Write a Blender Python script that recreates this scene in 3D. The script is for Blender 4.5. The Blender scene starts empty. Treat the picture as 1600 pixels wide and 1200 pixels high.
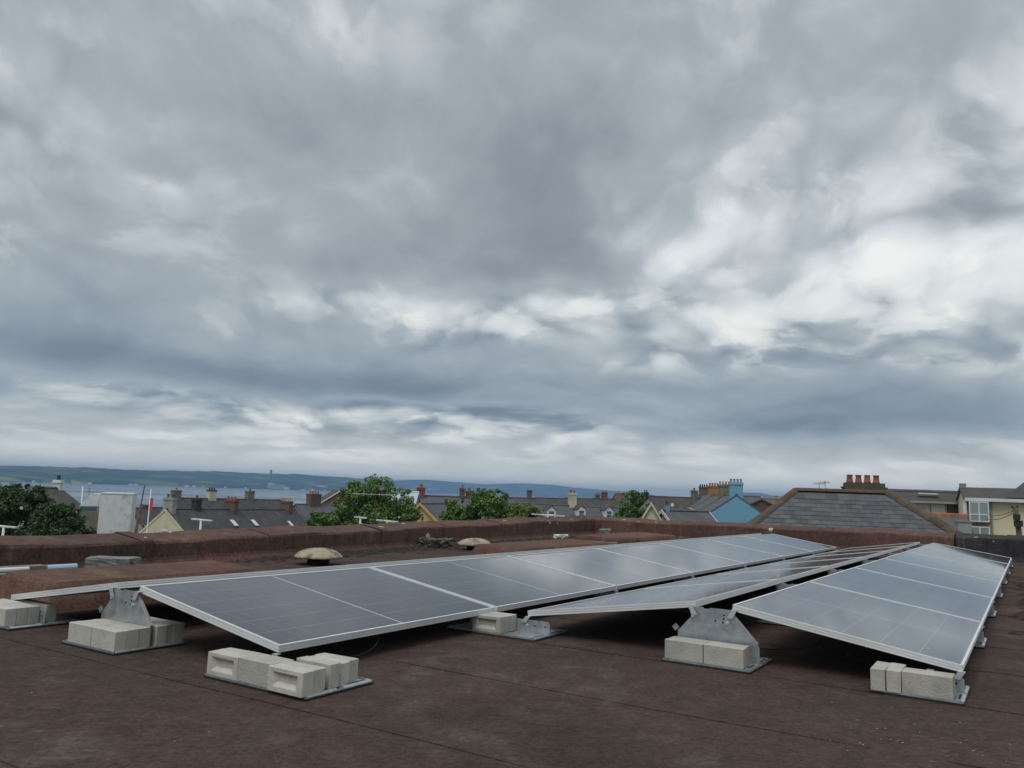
import bpy, bmesh, math, random
import numpy as np
from mathutils import Vector, Matrix
random.seed(7); RNG = np.random.default_rng(7)
S = bpy.context.scene; COL = S.collection
pi = math.pi; R = math.radians

# ------------------------------------------------------------------ camera
F_PX, PITCH, ROLL, EYE = 1263.93, 0.134951, 0.035539, 0.888
_F = Vector((0, math.cos(PITCH), math.sin(PITCH))); _R0 = Vector((1, 0, 0)); _U0 = _R0.cross(_F)
_R = math.cos(ROLL)*_R0 + math.sin(ROLL)*_U0; _U = -math.sin(ROLL)*_R0 + math.cos(ROLL)*_U0
cd = bpy.data.cameras.new('camera'); cam = bpy.data.objects.new('camera', cd); COL.objects.link(cam)
cd.sensor_width = 36; cd.lens = F_PX/1600*36; cd.clip_start = .05; cd.clip_end = 60000
M = Matrix((_R, _U, -_F)).transposed().to_4x4(); M.translation = (0, 0, EYE); cam.matrix_world = M
S.camera = cam
def ray(x, y):
    return _F*F_PX + _R*(x-800) - _U*(y-600)
def at(x, y, Y):
    d = ray(x, y); return Vector((0, 0, EYE)) + d*(Y/d.y)

# ------------------------------------------------------------------ node helpers
class NT:
    def __init__(s, tree): s.t = tree; s.n = tree.nodes; s.l = tree.links
    def new(s, typ, **kw):
        n = s.n.new(typ)
        for k, v in kw.items(): setattr(n, k, v)
        return n
    def put(s, sock, v):
        if isinstance(v, bpy.types.NodeSocket): s.l.new(v, sock)
        elif v is not None:
            try: sock.default_value = v
            except Exception: sock.default_value = (v[0], v[1], v[2], 1)
    def math(s, op, a, b=None, c=None, clamp=False):
        n = s.new('ShaderNodeMath', operation=op, use_clamp=clamp)
        s.put(n.inputs[0], a); s.put(n.inputs[1], b); s.put(n.inputs[2], c); return n.outputs[0]
    def vm(s, op, a, b=None, scale=None):
        n = s.new('ShaderNodeVectorMath', operation=op)
        s.put(n.inputs[0], a); s.put(n.inputs[1], b)
        if scale is not None: s.put(n.inputs['Scale'], scale)
        return n.outputs['Value'] if op in ('DOT_PRODUCT', 'LENGTH') else n.outputs['Vector']
    def noise(s, vec, scale, detail=4, rough=.5, dist=0, col=False, lac=2.0):
        n = s.new('ShaderNodeTexNoise'); s.put(n.inputs['Vector'], vec); s.put(n.inputs['Scale'], scale)
        n.inputs['Detail'].default_value = detail; n.inputs['Roughness'].default_value = rough
        n.inputs['Distortion'].default_value = dist; n.inputs['Lacunarity'].default_value = lac
        return n.outputs['Color' if col else 'Fac']
    def rng(s, v, a, b, c=0., d=1., smooth=False):
        n = s.new('ShaderNodeMapRange', interpolation_type='SMOOTHSTEP' if smooth else 'LINEAR')
        s.put(n.inputs[0], v); s.put(n.inputs[1], a); s.put(n.inputs[2], b); s.put(n.inputs[3], c); s.put(n.inputs[4], d)
        return n.outputs[0]
    def ramp(s, v, stops):
        n = s.new('ShaderNodeValToRGB'); e = n.color_ramp.elements
        while len(e) < len(stops): e.new(.5)
        for k, (p, c) in enumerate(stops): e[k].position = p; e[k].color = (*c, 1)
        s.put(n.inputs[0], v); return n.outputs[0]
    def mix(s, f, a, b, blend='MIX'):
        n = s.new('ShaderNodeMix', data_type='RGBA', blend_type=blend)
        s.put(n.inputs[0], f); s.put(n.inputs[6], a if not isinstance(a, tuple) else (*a, 1)); s.put(n.inputs[7], b if not isinstance(b, tuple) else (*b, 1))
        return n.outputs[2]

def lin(r, g, b):
    f = lambda c: (c/255/12.92) if c/255 <= .04045 else ((c/255+.055)/1.055)**2.4
    return (f(r), f(g), f(b))

# ------------------------------------------------------------------ world: overcast sky
SUN_EL, SUN_AZ = R(62), R(205)          # azimuth clockwise from +Y: behind the camera, to its left
W = bpy.data.worlds.new('World'); S.world = W; W.use_nodes = True
def build_world():
    t = NT(W.node_tree); t.n.clear()
    tc = t.new('ShaderNodeTexCoord').outputs['Generated']
    dirv = t.vm('NORMALIZE', tc)
    sep = t.new('ShaderNodeSeparateXYZ'); t.put(sep.inputs[0], dirv)
    az = t.math('ARCTAN2', sep.outputs[0], sep.outputs[1])
    el = t.math('ARCSINE', sep.outputs[2])
    # seamless cloud coordinates: bearing on a ring, height stretched so that clouds flatten towards the horizon
    zc = t.math('MAXIMUM', sep.outputs[2], 0.)
    rr = t.math('SQRT', t.math('SUBTRACT', 1.06, t.math('MULTIPLY', sep.outputs[2], sep.outputs[2])))
    cc = t.new('ShaderNodeCombineXYZ'); t.put(cc.inputs[0], t.math('DIVIDE', sep.outputs[0], rr)); t.put(cc.inputs[1], t.math('DIVIDE', sep.outputs[1], rr))
    t.put(cc.inputs[2], t.math('MULTIPLY_ADD', zc, .62, t.math('MULTIPLY', t.math('LOGARITHM', t.math('ADD', zc, .07), math.e), .27)))
    deck = cc.outputs[0]
    warp = t.vm('SUBTRACT', t.noise(deck, 2.2, 2, .5, col=True), (.5, .5, .5))
    warp2 = t.vm('SUBTRACT', t.noise(deck, 7., 2, .5, col=True), (.5, .5, .5))
    dw = t.vm('ADD', deck, t.vm('SCALE', warp, scale=.22))
    comb = t.new('ShaderNodeCombineXYZ'); t.put(comb.inputs[0], az); t.put(comb.inputs[1], el)
    wy = t.rng(el, .0, .5, .030, .15)
    wv = t.new('ShaderNodeCombineXYZ'); t.put(wv.inputs[0], t.math('MULTIPLY', wy, 1.6)); t.put(wv.inputs[1], wy)
    p = t.vm('ADD', comb.outputs[0], t.vm('MULTIPLY', warp, wv.outputs[0]))
    p = t.vm('ADD', p, t.vm('MULTIPLY', warp2, t.vm('SCALE', wv.outputs[0], scale=.8)))
    # large masses of the cloud deck (bearing and height measured in the photograph)
    def blob(x, y, rx, ry, amp, rot=0.):
        d = ray(x, y).normalized()
        m = t.new('ShaderNodeMapping', vector_type='TEXTURE')
        t.put(m.inputs['Vector'], p); m.inputs['Location'].default_value = (math.atan2(d.x, d.y), math.asin(d.z), 0)
        m.inputs['Rotation'].default_value = (0, 0, R(rot)); m.inputs['Scale'].default_value = (rx/F_PX, ry/F_PX, 1)
        q = m.outputs[0]
        return t.math('MULTIPLY', t.math('EXPONENT', t.math('MULTIPLY', t.vm('DOT_PRODUCT', q, q), -1.)), amp)
    # the bright break goes on to the right of the picture: the far panels mirror it
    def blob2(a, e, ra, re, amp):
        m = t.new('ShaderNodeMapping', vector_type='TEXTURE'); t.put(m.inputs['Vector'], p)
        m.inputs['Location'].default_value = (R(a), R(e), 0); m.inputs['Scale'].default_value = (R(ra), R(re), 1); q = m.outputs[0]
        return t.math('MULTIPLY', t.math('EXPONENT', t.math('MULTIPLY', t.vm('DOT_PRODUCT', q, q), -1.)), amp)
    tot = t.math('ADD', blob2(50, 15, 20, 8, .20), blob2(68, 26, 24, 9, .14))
    for b in BLOBS:
        o = blob(*b); tot = o if tot is None else t.math('ADD', tot, o)
    pw = t.vm('ADD', dw, t.vm('SCALE', warp2, scale=.05))
    # lumps: noise minus the same noise a little higher up = lit upper sides, grey undersides
    def lit(scale, det, rough, off, src=None):
        q = t.vm('MULTIPLY', src or pw, (1., 1., 1.25))
        a = t.noise(q, scale, det, rough); b = t.noise(t.vm('ADD', q, (0, 0, off)), scale, max(1, det-2), rough)
        return a, t.math('SUBTRACT', a, b)
    n1, r1 = lit(3.2, 5, .52, .085)
    n2, r2 = lit(8.5, 6, .56, .035)
    n3 = t.noise(pw, 24., 3, .5)
    def billow(scale, det):
        n = t.new('ShaderNodeTexVoronoi', feature='F1'); t.put(n.inputs['Vector'], t.vm('MULTIPLY', t.vm('ADD', pw, t.vm('SCALE', warp2, scale=.05)), (1., 1., 1.3))); n.inputs['Scale'].default_value = scale
        n.inputs['Detail'].default_value = det; n.inputs['Roughness'].default_value = .5
        d = n.outputs['Distance']; return t.math('SUBTRACT', .5, t.math('MULTIPLY', d, d))
    c1 = billow(9., 1.); c2 = billow(19., 0.)
    low = t.rng(el, .16, .30, 1., .25)
    v = t.math('ADD', tot, .68)
    v = t.math('MULTIPLY_ADD', r1, .24, v)
    v = t.math('MULTIPLY_ADD', r2, .12, v)
    v = t.math('MULTIPLY_ADD', t.math('SUBTRACT', n1, .5), -.14, v)
    def sheet(n, th, w, amp, v):
        e = t.rng(n, th-w, th+w*.4, 0, 1, True); fade = t.rng(n, th+w*.4, th+.17, 1, 0)
        return t.math('MULTIPLY_ADD', t.math('MULTIPLY', e, fade), amp, v)
    v = sheet(n1, .52, .05, -.03, v)
    br = t.rng(v, .60, .78, .12, 1., True)
    hz = t.rng(el, .04, .25, 1.9, .9)
    k = t.math('MULTIPLY', br, hz)
    v = t.math('MULTIPLY_ADD', t.math('MULTIPLY', t.math('SUBTRACT', c1, .22), k), .18, v)
    v = t.math('MULTIPLY_ADD', t.math('MULTIPLY', t.math('SUBTRACT', c2, .26), t.math('MULTIPLY', k, low)), .15, v)
    # crisp heads against the thicker bank behind
    v = t.math('MULTIPLY_ADD', t.math('MULTIPLY', t.rng(n2, .505, .535, -.5, .5, True), t.math('MULTIPLY', br, low)), .045, v)
    v = t.math('MULTIPLY_ADD', t.math('MULTIPLY', t.rng(n2, .46, .58, -.5, .5, True), k), .055, v)
    v = t.math('MULTIPLY_ADD', t.math('MULTIPLY', r2, k), .20, v)
    v = t.math('MULTIPLY_ADD', t.math('SUBTRACT', n3, .5), .03, v)
    hi = [(.0, lin(98, 107, 116)), (.40, lin(118, 127, 136)), (.52, lin(138, 146, 154)), (.62, lin(158, 166, 172)), (.70, lin(180, 187, 191)), (.80, lin(205, 211, 214)), (.90, lin(222, 226, 226)), (1., lin(236, 238, 236))]
    lo = [(.0, lin(92, 106, 120)), (.40, lin(115, 128, 140)), (.52, lin(134, 147, 158)), (.62, lin(156, 167, 174)), (.70, lin(180, 188, 190)), (.80, lin(205, 211, 209)), (.90, lin(224, 227, 220)), (1., lin(237, 238, 230))]
    c = t.mix(t.rng(el, .08, .34, 0, 1, True), t.ramp(v, lo), t.ramp(v, hi))
    c = t.mix(t.rng(el, .0, .085, .95, .0), c, (1.06, 1.05, .97))
    nis = t.new('ShaderNodeTexSky', sky_type='NISHITA', sun_disc=False, sun_elevation=SUN_EL, sun_rotation=SUN_AZ)
    cl = t.vm('SCALE', c, scale=10.)
    f = t.mix(.97, nis.outputs[0], cl)
    bg = t.new('ShaderNodeBackground'); t.put(bg.inputs[0], f); bg.inputs[1].default_value = .1
    out = t.new('ShaderNodeOutputWorld'); t.l.new(bg.outputs[0], out.inputs[0])
BLOBS = [
 (480,160,300,110,-.05), (880,200,150,130,-.10,-20), (830,320,190,120,-.11,-35), (700,425,360,60,-.12), (240,470,260,50,-.10),
 (130,560,340,40,-.13), (480,585,440,26,-.13), (690,618,120,20,-.14), (90,655,170,14,-.05), (1190,605,260,28,-.11),
 (1190,648,210,24,-.15), (1530,645,280,40,-.13), (1540,60,140,80,-.06), (560,50,100,55,.045), (80,130,130,70,.06),
 (220,300,170,40,.035), (10,345,60,36,.09), (1040,250,120,60,.03), (940,335,34,75,.15,30), (1110,375,100,52,.22),
 (1330,325,80,44,.13), (1450,395,170,40,.22), (1120,500,140,32,.22), (1320,440,320,95,.10), (1350,535,140,18,.16),
 (1540,480,110,44,.14), (620,495,290,26,.19), (870,500,170,28,.20), (440,640,320,24,.14), (720,652,240,22,.16),
 (300,700,520,16,.13), (850,688,300,14,.10), (1580,150,70,46,.10), (1450,250,240,60,.08), (1000,690,500,10,.05), (1300,715,400,10,.06), (700,735,900,16,.06)]
build_world()
sd = bpy.data.lights.new('sun', 'SUN'); sun = bpy.data.objects.new('sun', sd); COL.objects.link(sun)
sd.energy = 1.5; sd.angle = R(40); sd.color = (1, .96, .9)
sun.rotation_euler = Vector((math.sin(SUN_AZ)*math.cos(SUN_EL), math.cos(SUN_AZ)*math.cos(SUN_EL), math.sin(SUN_EL))).to_track_quat('Z', 'Y').to_euler()
sun.location = (0, -20, 60)
vs = S.view_settings; vs.view_transform = 'Standard'; vs.look = 'None'; vs.exposure = 0.16; vs.gamma = 1; vs.use_curve_mapping = False
S.render.engine = 'CYCLES'; S.cycles.max_bounces = 6; S.cycles.volume_bounces = 0; S.cycles.caustics_reflective = False; S.cycles.caustics_refractive = False

# ------------------------------------------------------------------ mesh builder
class MB:
    def __init__(s): s.v = []; s.f = []; s.m = []
    def add(s, vs, fs, m=0):
        o = len(s.v); s.v += [tuple(a) for a in vs]; s.f += [tuple(i+o for i in a) for a in fs]; s.m += [m]*len(fs); return s
    def box(s, x0, x1, y0, y1, z0, z1, m=0):
        return s.add([(x0,y0,z0),(x1,y0,z0),(x1,y1,z0),(x0,y1,z0),(x0,y0,z1),(x1,y0,z1),(x1,y1,z1),(x0,y1,z1)],
                     [(0,3,2,1),(4,5,6,7),(0,1,5,4),(1,2,6,5),(2,3,7,6),(3,0,4,7)], m)
    def obox(s, o, ax, ay, az, m=0):       # box from a corner-centre o and three half-axis vectors
        o, ax, ay, az = map(Vector, (o, ax, ay, az))
        vs = [o+sx*ax+sy*ay+sz*az for sz in (-1,1) for sx, sy in ((-1,-1),(1,-1),(1,1),(-1,1))]
        return s.add(vs, [(0,3,2,1),(4,5,6,7),(0,1,5,4),(1,2,6,5),(2,3,7,6),(3,0,4,7)], m)
    def prism(s, poly, y0, y1, m=0):       # polygon in xz extruded along y
        n = len(poly); vs = [(x,y0,z) for x,z in poly]+[(x,y1,z) for x,z in poly]
        return s.add(vs, [tuple(range(n)), tuple(reversed(range(n,2*n)))]+[(i,i+n,(i+1)%n+n,(i+1)%n) for i in range(n)], m)
    def slab(s, quad, th, m=0):            # quad of points thickened downwards
        a = [Vector(q) for q in quad]; b = [q-Vector((0,0,th)) for q in a]; n = len(a)
        return s.add(a+b, [tuple(range(n)), tuple(reversed(range(n,2*n)))]+[(i+n,(i+1)%n+n,(i+1)%n,i) for i in range(n)], m)
    def tube(s, pts, r, n=8, m=0, cap=True):
        pts = [Vector(q) for q in pts]; rs = r if isinstance(r, (list, tuple)) else [r]*len(pts); vs = []
        for i, q in enumerate(pts):
            d = (pts[min(i+1,len(pts)-1)]-pts[max(i-1,0)]).normalized()
            a = d.cross(Vector((0,0,1)) if abs(d.z) < .9 else Vector((1,0,0))).normalized(); b = d.cross(a)
            vs += [q+rs[i]*(math.cos(2*pi*k/n)*a+math.sin(2*pi*k/n)*b) for k in range(n)]
        fs = [(i*n+k, i*n+(k+1)%n, (i+1)*n+(k+1)%n, (i+1)*n+k) for i in range(len(pts)-1) for k in range(n)]
        if cap: fs += [tuple(reversed(range(n))), tuple(range((len(pts)-1)*n, len(pts)*n))]
        return s.add(vs, fs, m)
    def lathe(s, prof, n=16, m=0, c=(0,0)):
        vs = [(c[0]+r*math.cos(2*pi*k/n), c[1]+r*math.sin(2*pi*k/n), z) for r, z in prof for k in range(n)]
        fs = [(i*n+k, i*n+(k+1)%n, (i+1)*n+(k+1)%n, (i+1)*n+k) for i in range(len(prof)-1) for k in range(n)]
        fs += [tuple(reversed(range(n))), tuple(range((len(prof)-1)*n, len(prof)*n))]
        return s.add(vs, fs, m)
    def mesh(s, name, mats, smooth=False, bevel=0):
        me = bpy.data.meshes.new(name); me.from_pydata(s.v, [], s.f)
        for q in (mats if isinstance(mats, (list, tuple)) else [mats]): me.materials.append(q)
        for i, pl in enumerate(me.polygons): pl.material_index = s.m[i]; pl.use_smooth = smooth
        bm = bmesh.new(); bm.from_mesh(me)
        bmesh.ops.recalc_face_normals(bm, faces=bm.faces)
        if bevel: bmesh.ops.bevel(bm, geom=[e for e in bm.edges if e.calc_face_angle(0) > .5], offset=bevel, segments=1, affect='EDGES', profile=.5)
        bm.to_mesh(me); bm.free(); me.update(); return me
    def build(s, name, mats, parent=None, loc=(0,0,0), rz=0., smooth=False, bevel=0):
        return link(name, s.mesh(name, mats, smooth, bevel), parent, loc, rz)
def link(name, me, parent=None, loc=(0,0,0), rz=0.):
    o = bpy.data.objects.new(name, me); COL.objects.link(o); o.parent = parent; o.location = loc; o.rotation_euler = (0,0,rz); return o
def tag(o, label, cat, group=None, kind=None):
    o['label'] = label; o['category'] = cat
    if group: o['group'] = group
    if kind: o['kind'] = kind
    return o
def thing(name, label, cat, loc=(0,0,0), rz=0., group=None):
    o = bpy.data.objects.new(name, None); COL.objects.link(o); o.location = loc; o.rotation_euler = (0,0,rz); o.empty_display_size = .1
    return tag(o, label, cat, group)
def copy_tree(o, parent=None):
    c = o.copy(); COL.objects.link(c); c.parent = parent
    for ch in list(o.children): copy_tree(ch, c)
    return c
def struct(o): o['kind'] = 'structure'; return o

# ------------------------------------------------------------------ materials
MATS = {}
def mat(name, c1, c2=None, scale=6., rough=.8, bump=0., bscale=40., metal=0., spec=.5, vary=0., detail=5, c3=None, scale3=1.2, rr=None, island=0., thr3=(.5,.7), obj=False):
    m = bpy.data.materials.new(name); m.use_nodes = True; t = NT(m.node_tree)
    b = t.n['Principled BSDF']
    pos = t.new('ShaderNodeTexCoord').outputs['Object'] if obj else t.new('ShaderNodeNewGeometry').outputs['Position']
    col = (*c1, 1)
    if c2: col = t.mix(t.rng(t.noise(pos, scale, detail, .6), .32, .68, smooth=True), c1, c2)
    if c3: col = t.mix(t.rng(t.noise(pos, scale3, 5, .62), thr3[0], thr3[1], smooth=True), col, c3)
    if vary or island:
        src = t.new('ShaderNodeNewGeometry').outputs['Random Per Island'] if island else t.new('ShaderNodeObjectInfo').outputs['Random']
        a = island or vary
        hs = t.new('ShaderNodeHueSaturation'); t.put(hs.inputs['Color'], col); t.put(hs.inputs['Value'], t.rng(src, 0, 1, 1-a, 1+a))
        if island: t.put(hs.inputs['Hue'], t.rng(t.math('FRACT', t.math('MULTIPLY', src, 7.31)), 0, 1, .475, .52))
        col = hs.outputs[0]
    t.put(b.inputs['Base Color'], col); b.inputs['Roughness'].default_value = rough; b.inputs['Metallic'].default_value = metal
    b.inputs['Specular IOR Level'].default_value = spec
    if rr: t.put(b.inputs['Roughness'], t.rng(t.noise(pos, scale, 4), .3, .7, rr[0], rr[1]))
    if bump:
        bn = t.new('ShaderNodeBump'); bn.inputs['Strength'].default_value = bump; bn.inputs['Distance'].default_value = .01
        t.put(bn.inputs['Height'], t.noise(pos, bscale, 5, .65)); t.put(b.inputs['Normal'], bn.outputs[0])
    MATS[name] = m; return m

def felt(name, c1, c2, c3, dropp=0.):
    m = bpy.data.materials.new(name); m.use_nodes = True; t = NT(m.node_tree); b = t.n['Principled BSDF']
    pos = t.new('ShaderNodeNewGeometry').outputs['Position']
    col = t.mix(t.rng(t.noise(pos, .55, 6, .62), .36, .66, smooth=True), c1, c2)
    col = t.mix(t.rng(t.noise(pos, 2.3, 6, .66, .6), .54, .70, smooth=True), col, c3)
    # old ponding marks: broad dark patches with a paler silt rim, and greenish algae
    pn = t.noise(pos, .42, 5, .55, .3)
    col = t.mix(t.rng(pn, .53, .62, 0, .36, True), col, t.vm('MULTIPLY', col, (.55,.60,.60)))
    rim = t.math('MULTIPLY', t.rng(pn, .50, .53, 0, 1, True), t.rng(pn, .535, .56, 1, 0, True))
    col = t.mix(t.math('MULTIPLY', rim, t.rng(t.noise(pos, 3., 5, .7),   .4, .65, 0, .24)), col, (.17,.15,.125))
    col = t.mix(t.math('MULTIPLY', t.rng(t.noise(pos, 1.7, 7, .7), .58, .72, 0, 1, True), t.rng(t.noise(pos, .33, 2), .45, .6, 0, .5)), col, (.045,.050,.030))
    if dropp:   # run-down streaks on upstands
        sk = t.noise(t.vm('MULTIPLY', pos, (5.,5.,.55)), 1.6, 6, .65)
        col = t.mix(t.rng(sk, .55, .70, 0, .55, True), col, t.vm('SCALE', col, scale=.45))
        col = t.mix(t.rng(sk, .42, .33, 0, .35, True), col, (.19,.15,.12))
    # mineral granules
    g = t.noise(pos, 210, 3, .7)
    col = t.mix(t.rng(g, .30, .70), t.vm('SCALE', col, scale=.62), t.vm('SCALE', col, scale=1.45))
    g2 = t.noise(pos, 38, 6, .75)
    col = t.mix(t.rng(g2, .33, .67), t.vm('SCALE', col, scale=.58), t.vm('SCALE', col, scale=1.42))
    g3 = t.noise(pos, 7, 6, .68, .5)
    col = t.mix(t.rng(g3, .36, .64), t.vm('SCALE', col, scale=.80), t.vm('SCALE', col, scale=1.18))
    # pale scuffs and dusty streaks
    st = t.vm('MULTIPLY', pos, (1., 3.2, 1.))
    sc = t.math('MULTIPLY', t.rng(t.noise(st, 7., 8, .74, .5), .57, .74, smooth=True), t.rng(t.noise(pos, .8, 3), .42, .62, smooth=True))
    col = t.mix(t.math('MULTIPLY', sc, .8), col, (.21,.195,.17))
    if dropp:
        vo = t.new('ShaderNodeTexVoronoi'); t.put(vo.inputs['Vector'], t.vm('ADD', pos, t.vm('SCALE', t.noise(pos, 14, 3, col=True), scale=.06))); vo.inputs['Scale'].default_value = 3.2
        sz = t.rng(t.new('ShaderNodeSeparateColor').outputs[0], 0, 1, 0, 1)
        sp = t.new('ShaderNodeSeparateColor'); t.put(sp.inputs[0], vo.outputs['Color'])
        rad = t.math('MULTIPLY', t.math('MULTIPLY', sp.outputs[0], sp.outputs[0]), dropp)
        col = t.mix(t.math('LESS_THAN', vo.outputs['Distance'], rad), col, (.5, .48, .43))
    t.put(b.inputs['Base Color'], col); b.inputs['Roughness'].default_value = .93; b.inputs['Specular IOR Level'].default_value = .25
    bn = t.new('ShaderNodeBump'); bn.inputs['Strength'].default_value = .55; bn.inputs['Distance'].default_value = .006
    h = t.math('ADD', t.math('MULTIPLY', g, .5), t.math('MULTIPLY', t.noise(pos, 6, 5, .6), 2.))
    t.put(bn.inputs['Height'], h); t.put(b.inputs['Normal'], bn.outputs[0]); MATS[name] = m; return m
FELT = felt('roof_felt', (.068,.043,.034), (.051,.036,.030), (.078,.055,.044))
FELTP = felt('parapet_felt', (.128,.070,.055), (.094,.057,.047), (.095,.070,.045), .21)
FELTB = felt('plinth_felt', (.135,.066,.050), (.115,.066,.050), (.165,.118,.068))
FELTK = felt('bitumen_felt', (.034,.034,.038), (.042,.040,.041), (.062,.054,.048), .21)
CONC = mat('brick_concrete', (.43,.42,.37), (.505,.495,.435), 9, .9, .4, 110, vary=.12, c3=(.35,.345,.31), scale3=5, thr3=(.55,.75))
def pits(m):
    t = NT(m.node_tree); b = t.n['Principled BSDF']; pos = t.new('ShaderNodeNewGeometry').outputs['Position']
    src = b.inputs['Base Color'].links[0].from_socket
    p = t.rng(t.noise(pos, 75, 3, .6), .66, .72, 0, .75, True)
    q = t.rng(t.noise(pos, 3.1, 5, .7), .52, .70, 0, .45, True)
    c = t.mix(q, src, (.27,.255,.21)); t.put(b.inputs['Base Color'], t.mix(p, c, (.12,.115,.10)))
pits(CONC)
CONCG = mat('grey_concrete', (.165,.18,.17), (.24,.25,.235), 12, .92, .8, 70, c3=(.11,.125,.115), scale3=7)
STEEL = mat('galvanised_steel', (.42,.46,.48), (.52,.56,.58), 25, .42, .05, 60, metal=.75, rr=(.32,.5))
STEELB = mat('bright_steel', (.72,.74,.75), None, rough=.35, metal=.6)
ALU = mat('aluminium_frame', (.72,.74,.735), (.78,.80,.795), 3, .45, metal=.2)
DARK = mat('dark_hole', (.008,.008,.009), None, rough=.9)
RUBBER = mat('rubber_pad', (.02,.022,.026), None, rough=.8)
CABLE = mat('cable_black', (.012,.012,.013), None, rough=.5)
# laminate: silicon cells and backsheet under lightly textured glass
def glassy(name, base, rough=.085):
    m = bpy.data.materials.new(name); m.use_nodes = True; t = NT(m.node_tree); b = t.n['Principled BSDF']
    pos = t.new('ShaderNodeNewGeometry').outputs['Position']
    dust = t.rng(t.noise(pos, 2.2, 6, .65), .4, .75, 0, .025)
    t.put(b.inputs['Base Color'], t.mix(dust, base, (.35,.34,.31)))
    t.put(b.inputs['Roughness'], t.rng(t.noise(pos, 3., 5, .6), .3, .7, rough*.8, rough*1.5))
    b.inputs['IOR'].default_value = 1.5; b.inputs['Specular IOR Level'].default_value = .26
    b.inputs['Coat Weight'].default_value = .75
    # thin film of dust on the glass: shows at grazing angles only
    b.inputs['Sheen Weight'].default_value = .05; b.inputs['Sheen Roughness'].default_value = .22; b.inputs['Sheen Tint'].default_value = (.93,.97,1,1); b.inputs['Coat Roughness'].default_value = .06; b.inputs['Coat IOR'].default_value = 1.5
    MATS[name] = m; return m
CELL = glassy('silicon_cell', (.009,.013,.023)); SHEET = glassy('backsheet', (.40,.42,.44))
SLATE = mat('roof_slate', (.070,.075,.086), (.100,.103,.110), 5, .72, .4, 30, vary=.24, c3=(.088,.080,.066), scale3=3)
SLATE_D = mat('dark_slate', (.045,.045,.052), (.075,.072,.072), 1.6, .8, .5, 3, c3=(.12,.112,.095), scale3=.9, thr3=(.55,.75))
SLATE_G = mat('grey_slate', (.085,.092,.105), (.105,.112,.125), 1.1, .75, .4, 4, c3=(.075,.075,.075), scale3=.5)
SLATE_B = mat('brown_slate', (.080,.070,.065), (.060,.056,.056), 1.1, .85, .4, 4, c3=(.105,.092,.075), scale3=.6)
TILE_R = mat('orange_ridge_tile', (.30,.115,.06), (.20,.10,.06), 8, .85, .5, 40, vary=.15, c3=(.12,.095,.055), scale3=4)
HIPT = mat('mossy_hip_tile', (.080,.068,.052), (.115,.070,.042), 2, .9, .5, 30, vary=.2, c3=(.055,.058,.034), scale3=2.2)
POT = mat('terracotta_pot', (.36,.12,.075), (.28,.10,.07), 9, .85, .3, 50, vary=.12, c3=(.13,.08,.06), scale3=6)
POTY = mat('buff_pot', (.48,.36,.15), (.36,.27,.14), 5, .85, vary=.12)
STONE = mat('mossy_stone', (.10,.095,.065), (.065,.062,.05), 7, .92, .6, 40, c3=(.12,.105,.04), scale3=4)
BRICKR = mat('red_brick', (.25,.085,.065), (.20,.075,.06), 4, .9, .3, 20)
BRICKB = mat('brown_brick', (.115,.085,.065), (.155,.11,.08), 3, .9, .3, 20)
ORANGE = mat('orange_render', (.37,.20,.085), (.28,.15,.075), 2, .9)
CREAM = mat('cream_render', (.62,.585,.42), (.57,.53,.38), .9, .9, c3=(.48,.45,.34), scale3=.5)
CREAMB = mat('magnolia_render', (.74,.65,.44), (.69,.60,.41), .6, .9)
WHITE = mat('white_paint', (.72,.73,.72), (.66,.67,.66), .8, .8)
WHITEG = mat('weathered_white', (.70,.715,.71), (.63,.65,.65), 1.2, .85, c3=(.45,.46,.45), scale3=2.)
GREYW = mat('grey_render', (.34,.35,.34), (.28,.29,.28), .8, .9)
OLIVE = mat('olive_render', (.21,.20,.135), (.15,.145,.105), 1.6, .9)
BLUE = mat('blue_paint', (.15,.365,.50), (.16,.38,.515), .6, .75)
TEAL = mat('teal_paint', (.06,.27,.36), None, rough=.7)
YELLOW = mat('ochre_render', (.58,.40,.15), (.52,.36,.14), 1, .9)
BLACK = mat('black_paint', (.022,.022,.024), (.035,.035,.035), 3, .7)
WOOD = mat('weathered_pole', (.12,.085,.055), (.09,.065,.045), 4, .9, .3, 20)
PLANK = mat('grey_board', (.23,.215,.18), (.17,.16,.14), 6, .9, .3, 40)
PIPEB = mat('blue_plastic', (.33,.47,.62), (.40,.53,.66), 5, .5)
RED = mat('red_paint', (.55,.05,.06), None, rough=.6)
GLASS = mat('window_glass', (.10,.14,.14), (.06,.085,.09), .5, .12)
GLASSG = mat('pale_window_glass', (.26,.33,.31), (.20,.26,.25), .4, .12)
LEAD = mat('lead_flashing', (.22,.23,.24), None, rough=.6)
TIN = mat('blue_tin_roof', (.42,.52,.60), None, rough=.5)
COWL = mat('cowl_concrete', (.42,.37,.28), (.31,.27,.20), 14, .9, .5, 60, c3=(.13,.115,.085), scale3=7, thr3=(.48,.66))
MOSS = mat('rubble_grey', (.13,.125,.10), (.08,.085,.06), 22, .95, 1., 60)
LITTER = mat('leaf_litter', (.030,.026,.018), None, rough=.95, island=.5)
GRIT = mat('grit_white', (.42,.40,.35), None, rough=.9, island=.4)
BARK = mat('bark', (.09,.07,.05), (.06,.05,.04), 8, .95)
LEAF = mat('leaf_green', (.115,.215,.048), (.078,.150,.040), 1.3, .55, island=.40, spec=.3)
LEAFD = mat('leaf_dark', (.050,.098,.030), (.036,.074,.025), 1.1, .55, island=.40, spec=.3)
LEAFY = mat('leaf_light', (.135,.205,.045), (.092,.160,.036), 1.1, .55, island=.40, spec=.3)
BLOSSOM = mat('blossom', (.55,.54,.40), None, rough=.8)
GROUND = mat('ground', (.085,.09,.06), (.12,.115,.10), .03, .95)
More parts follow.
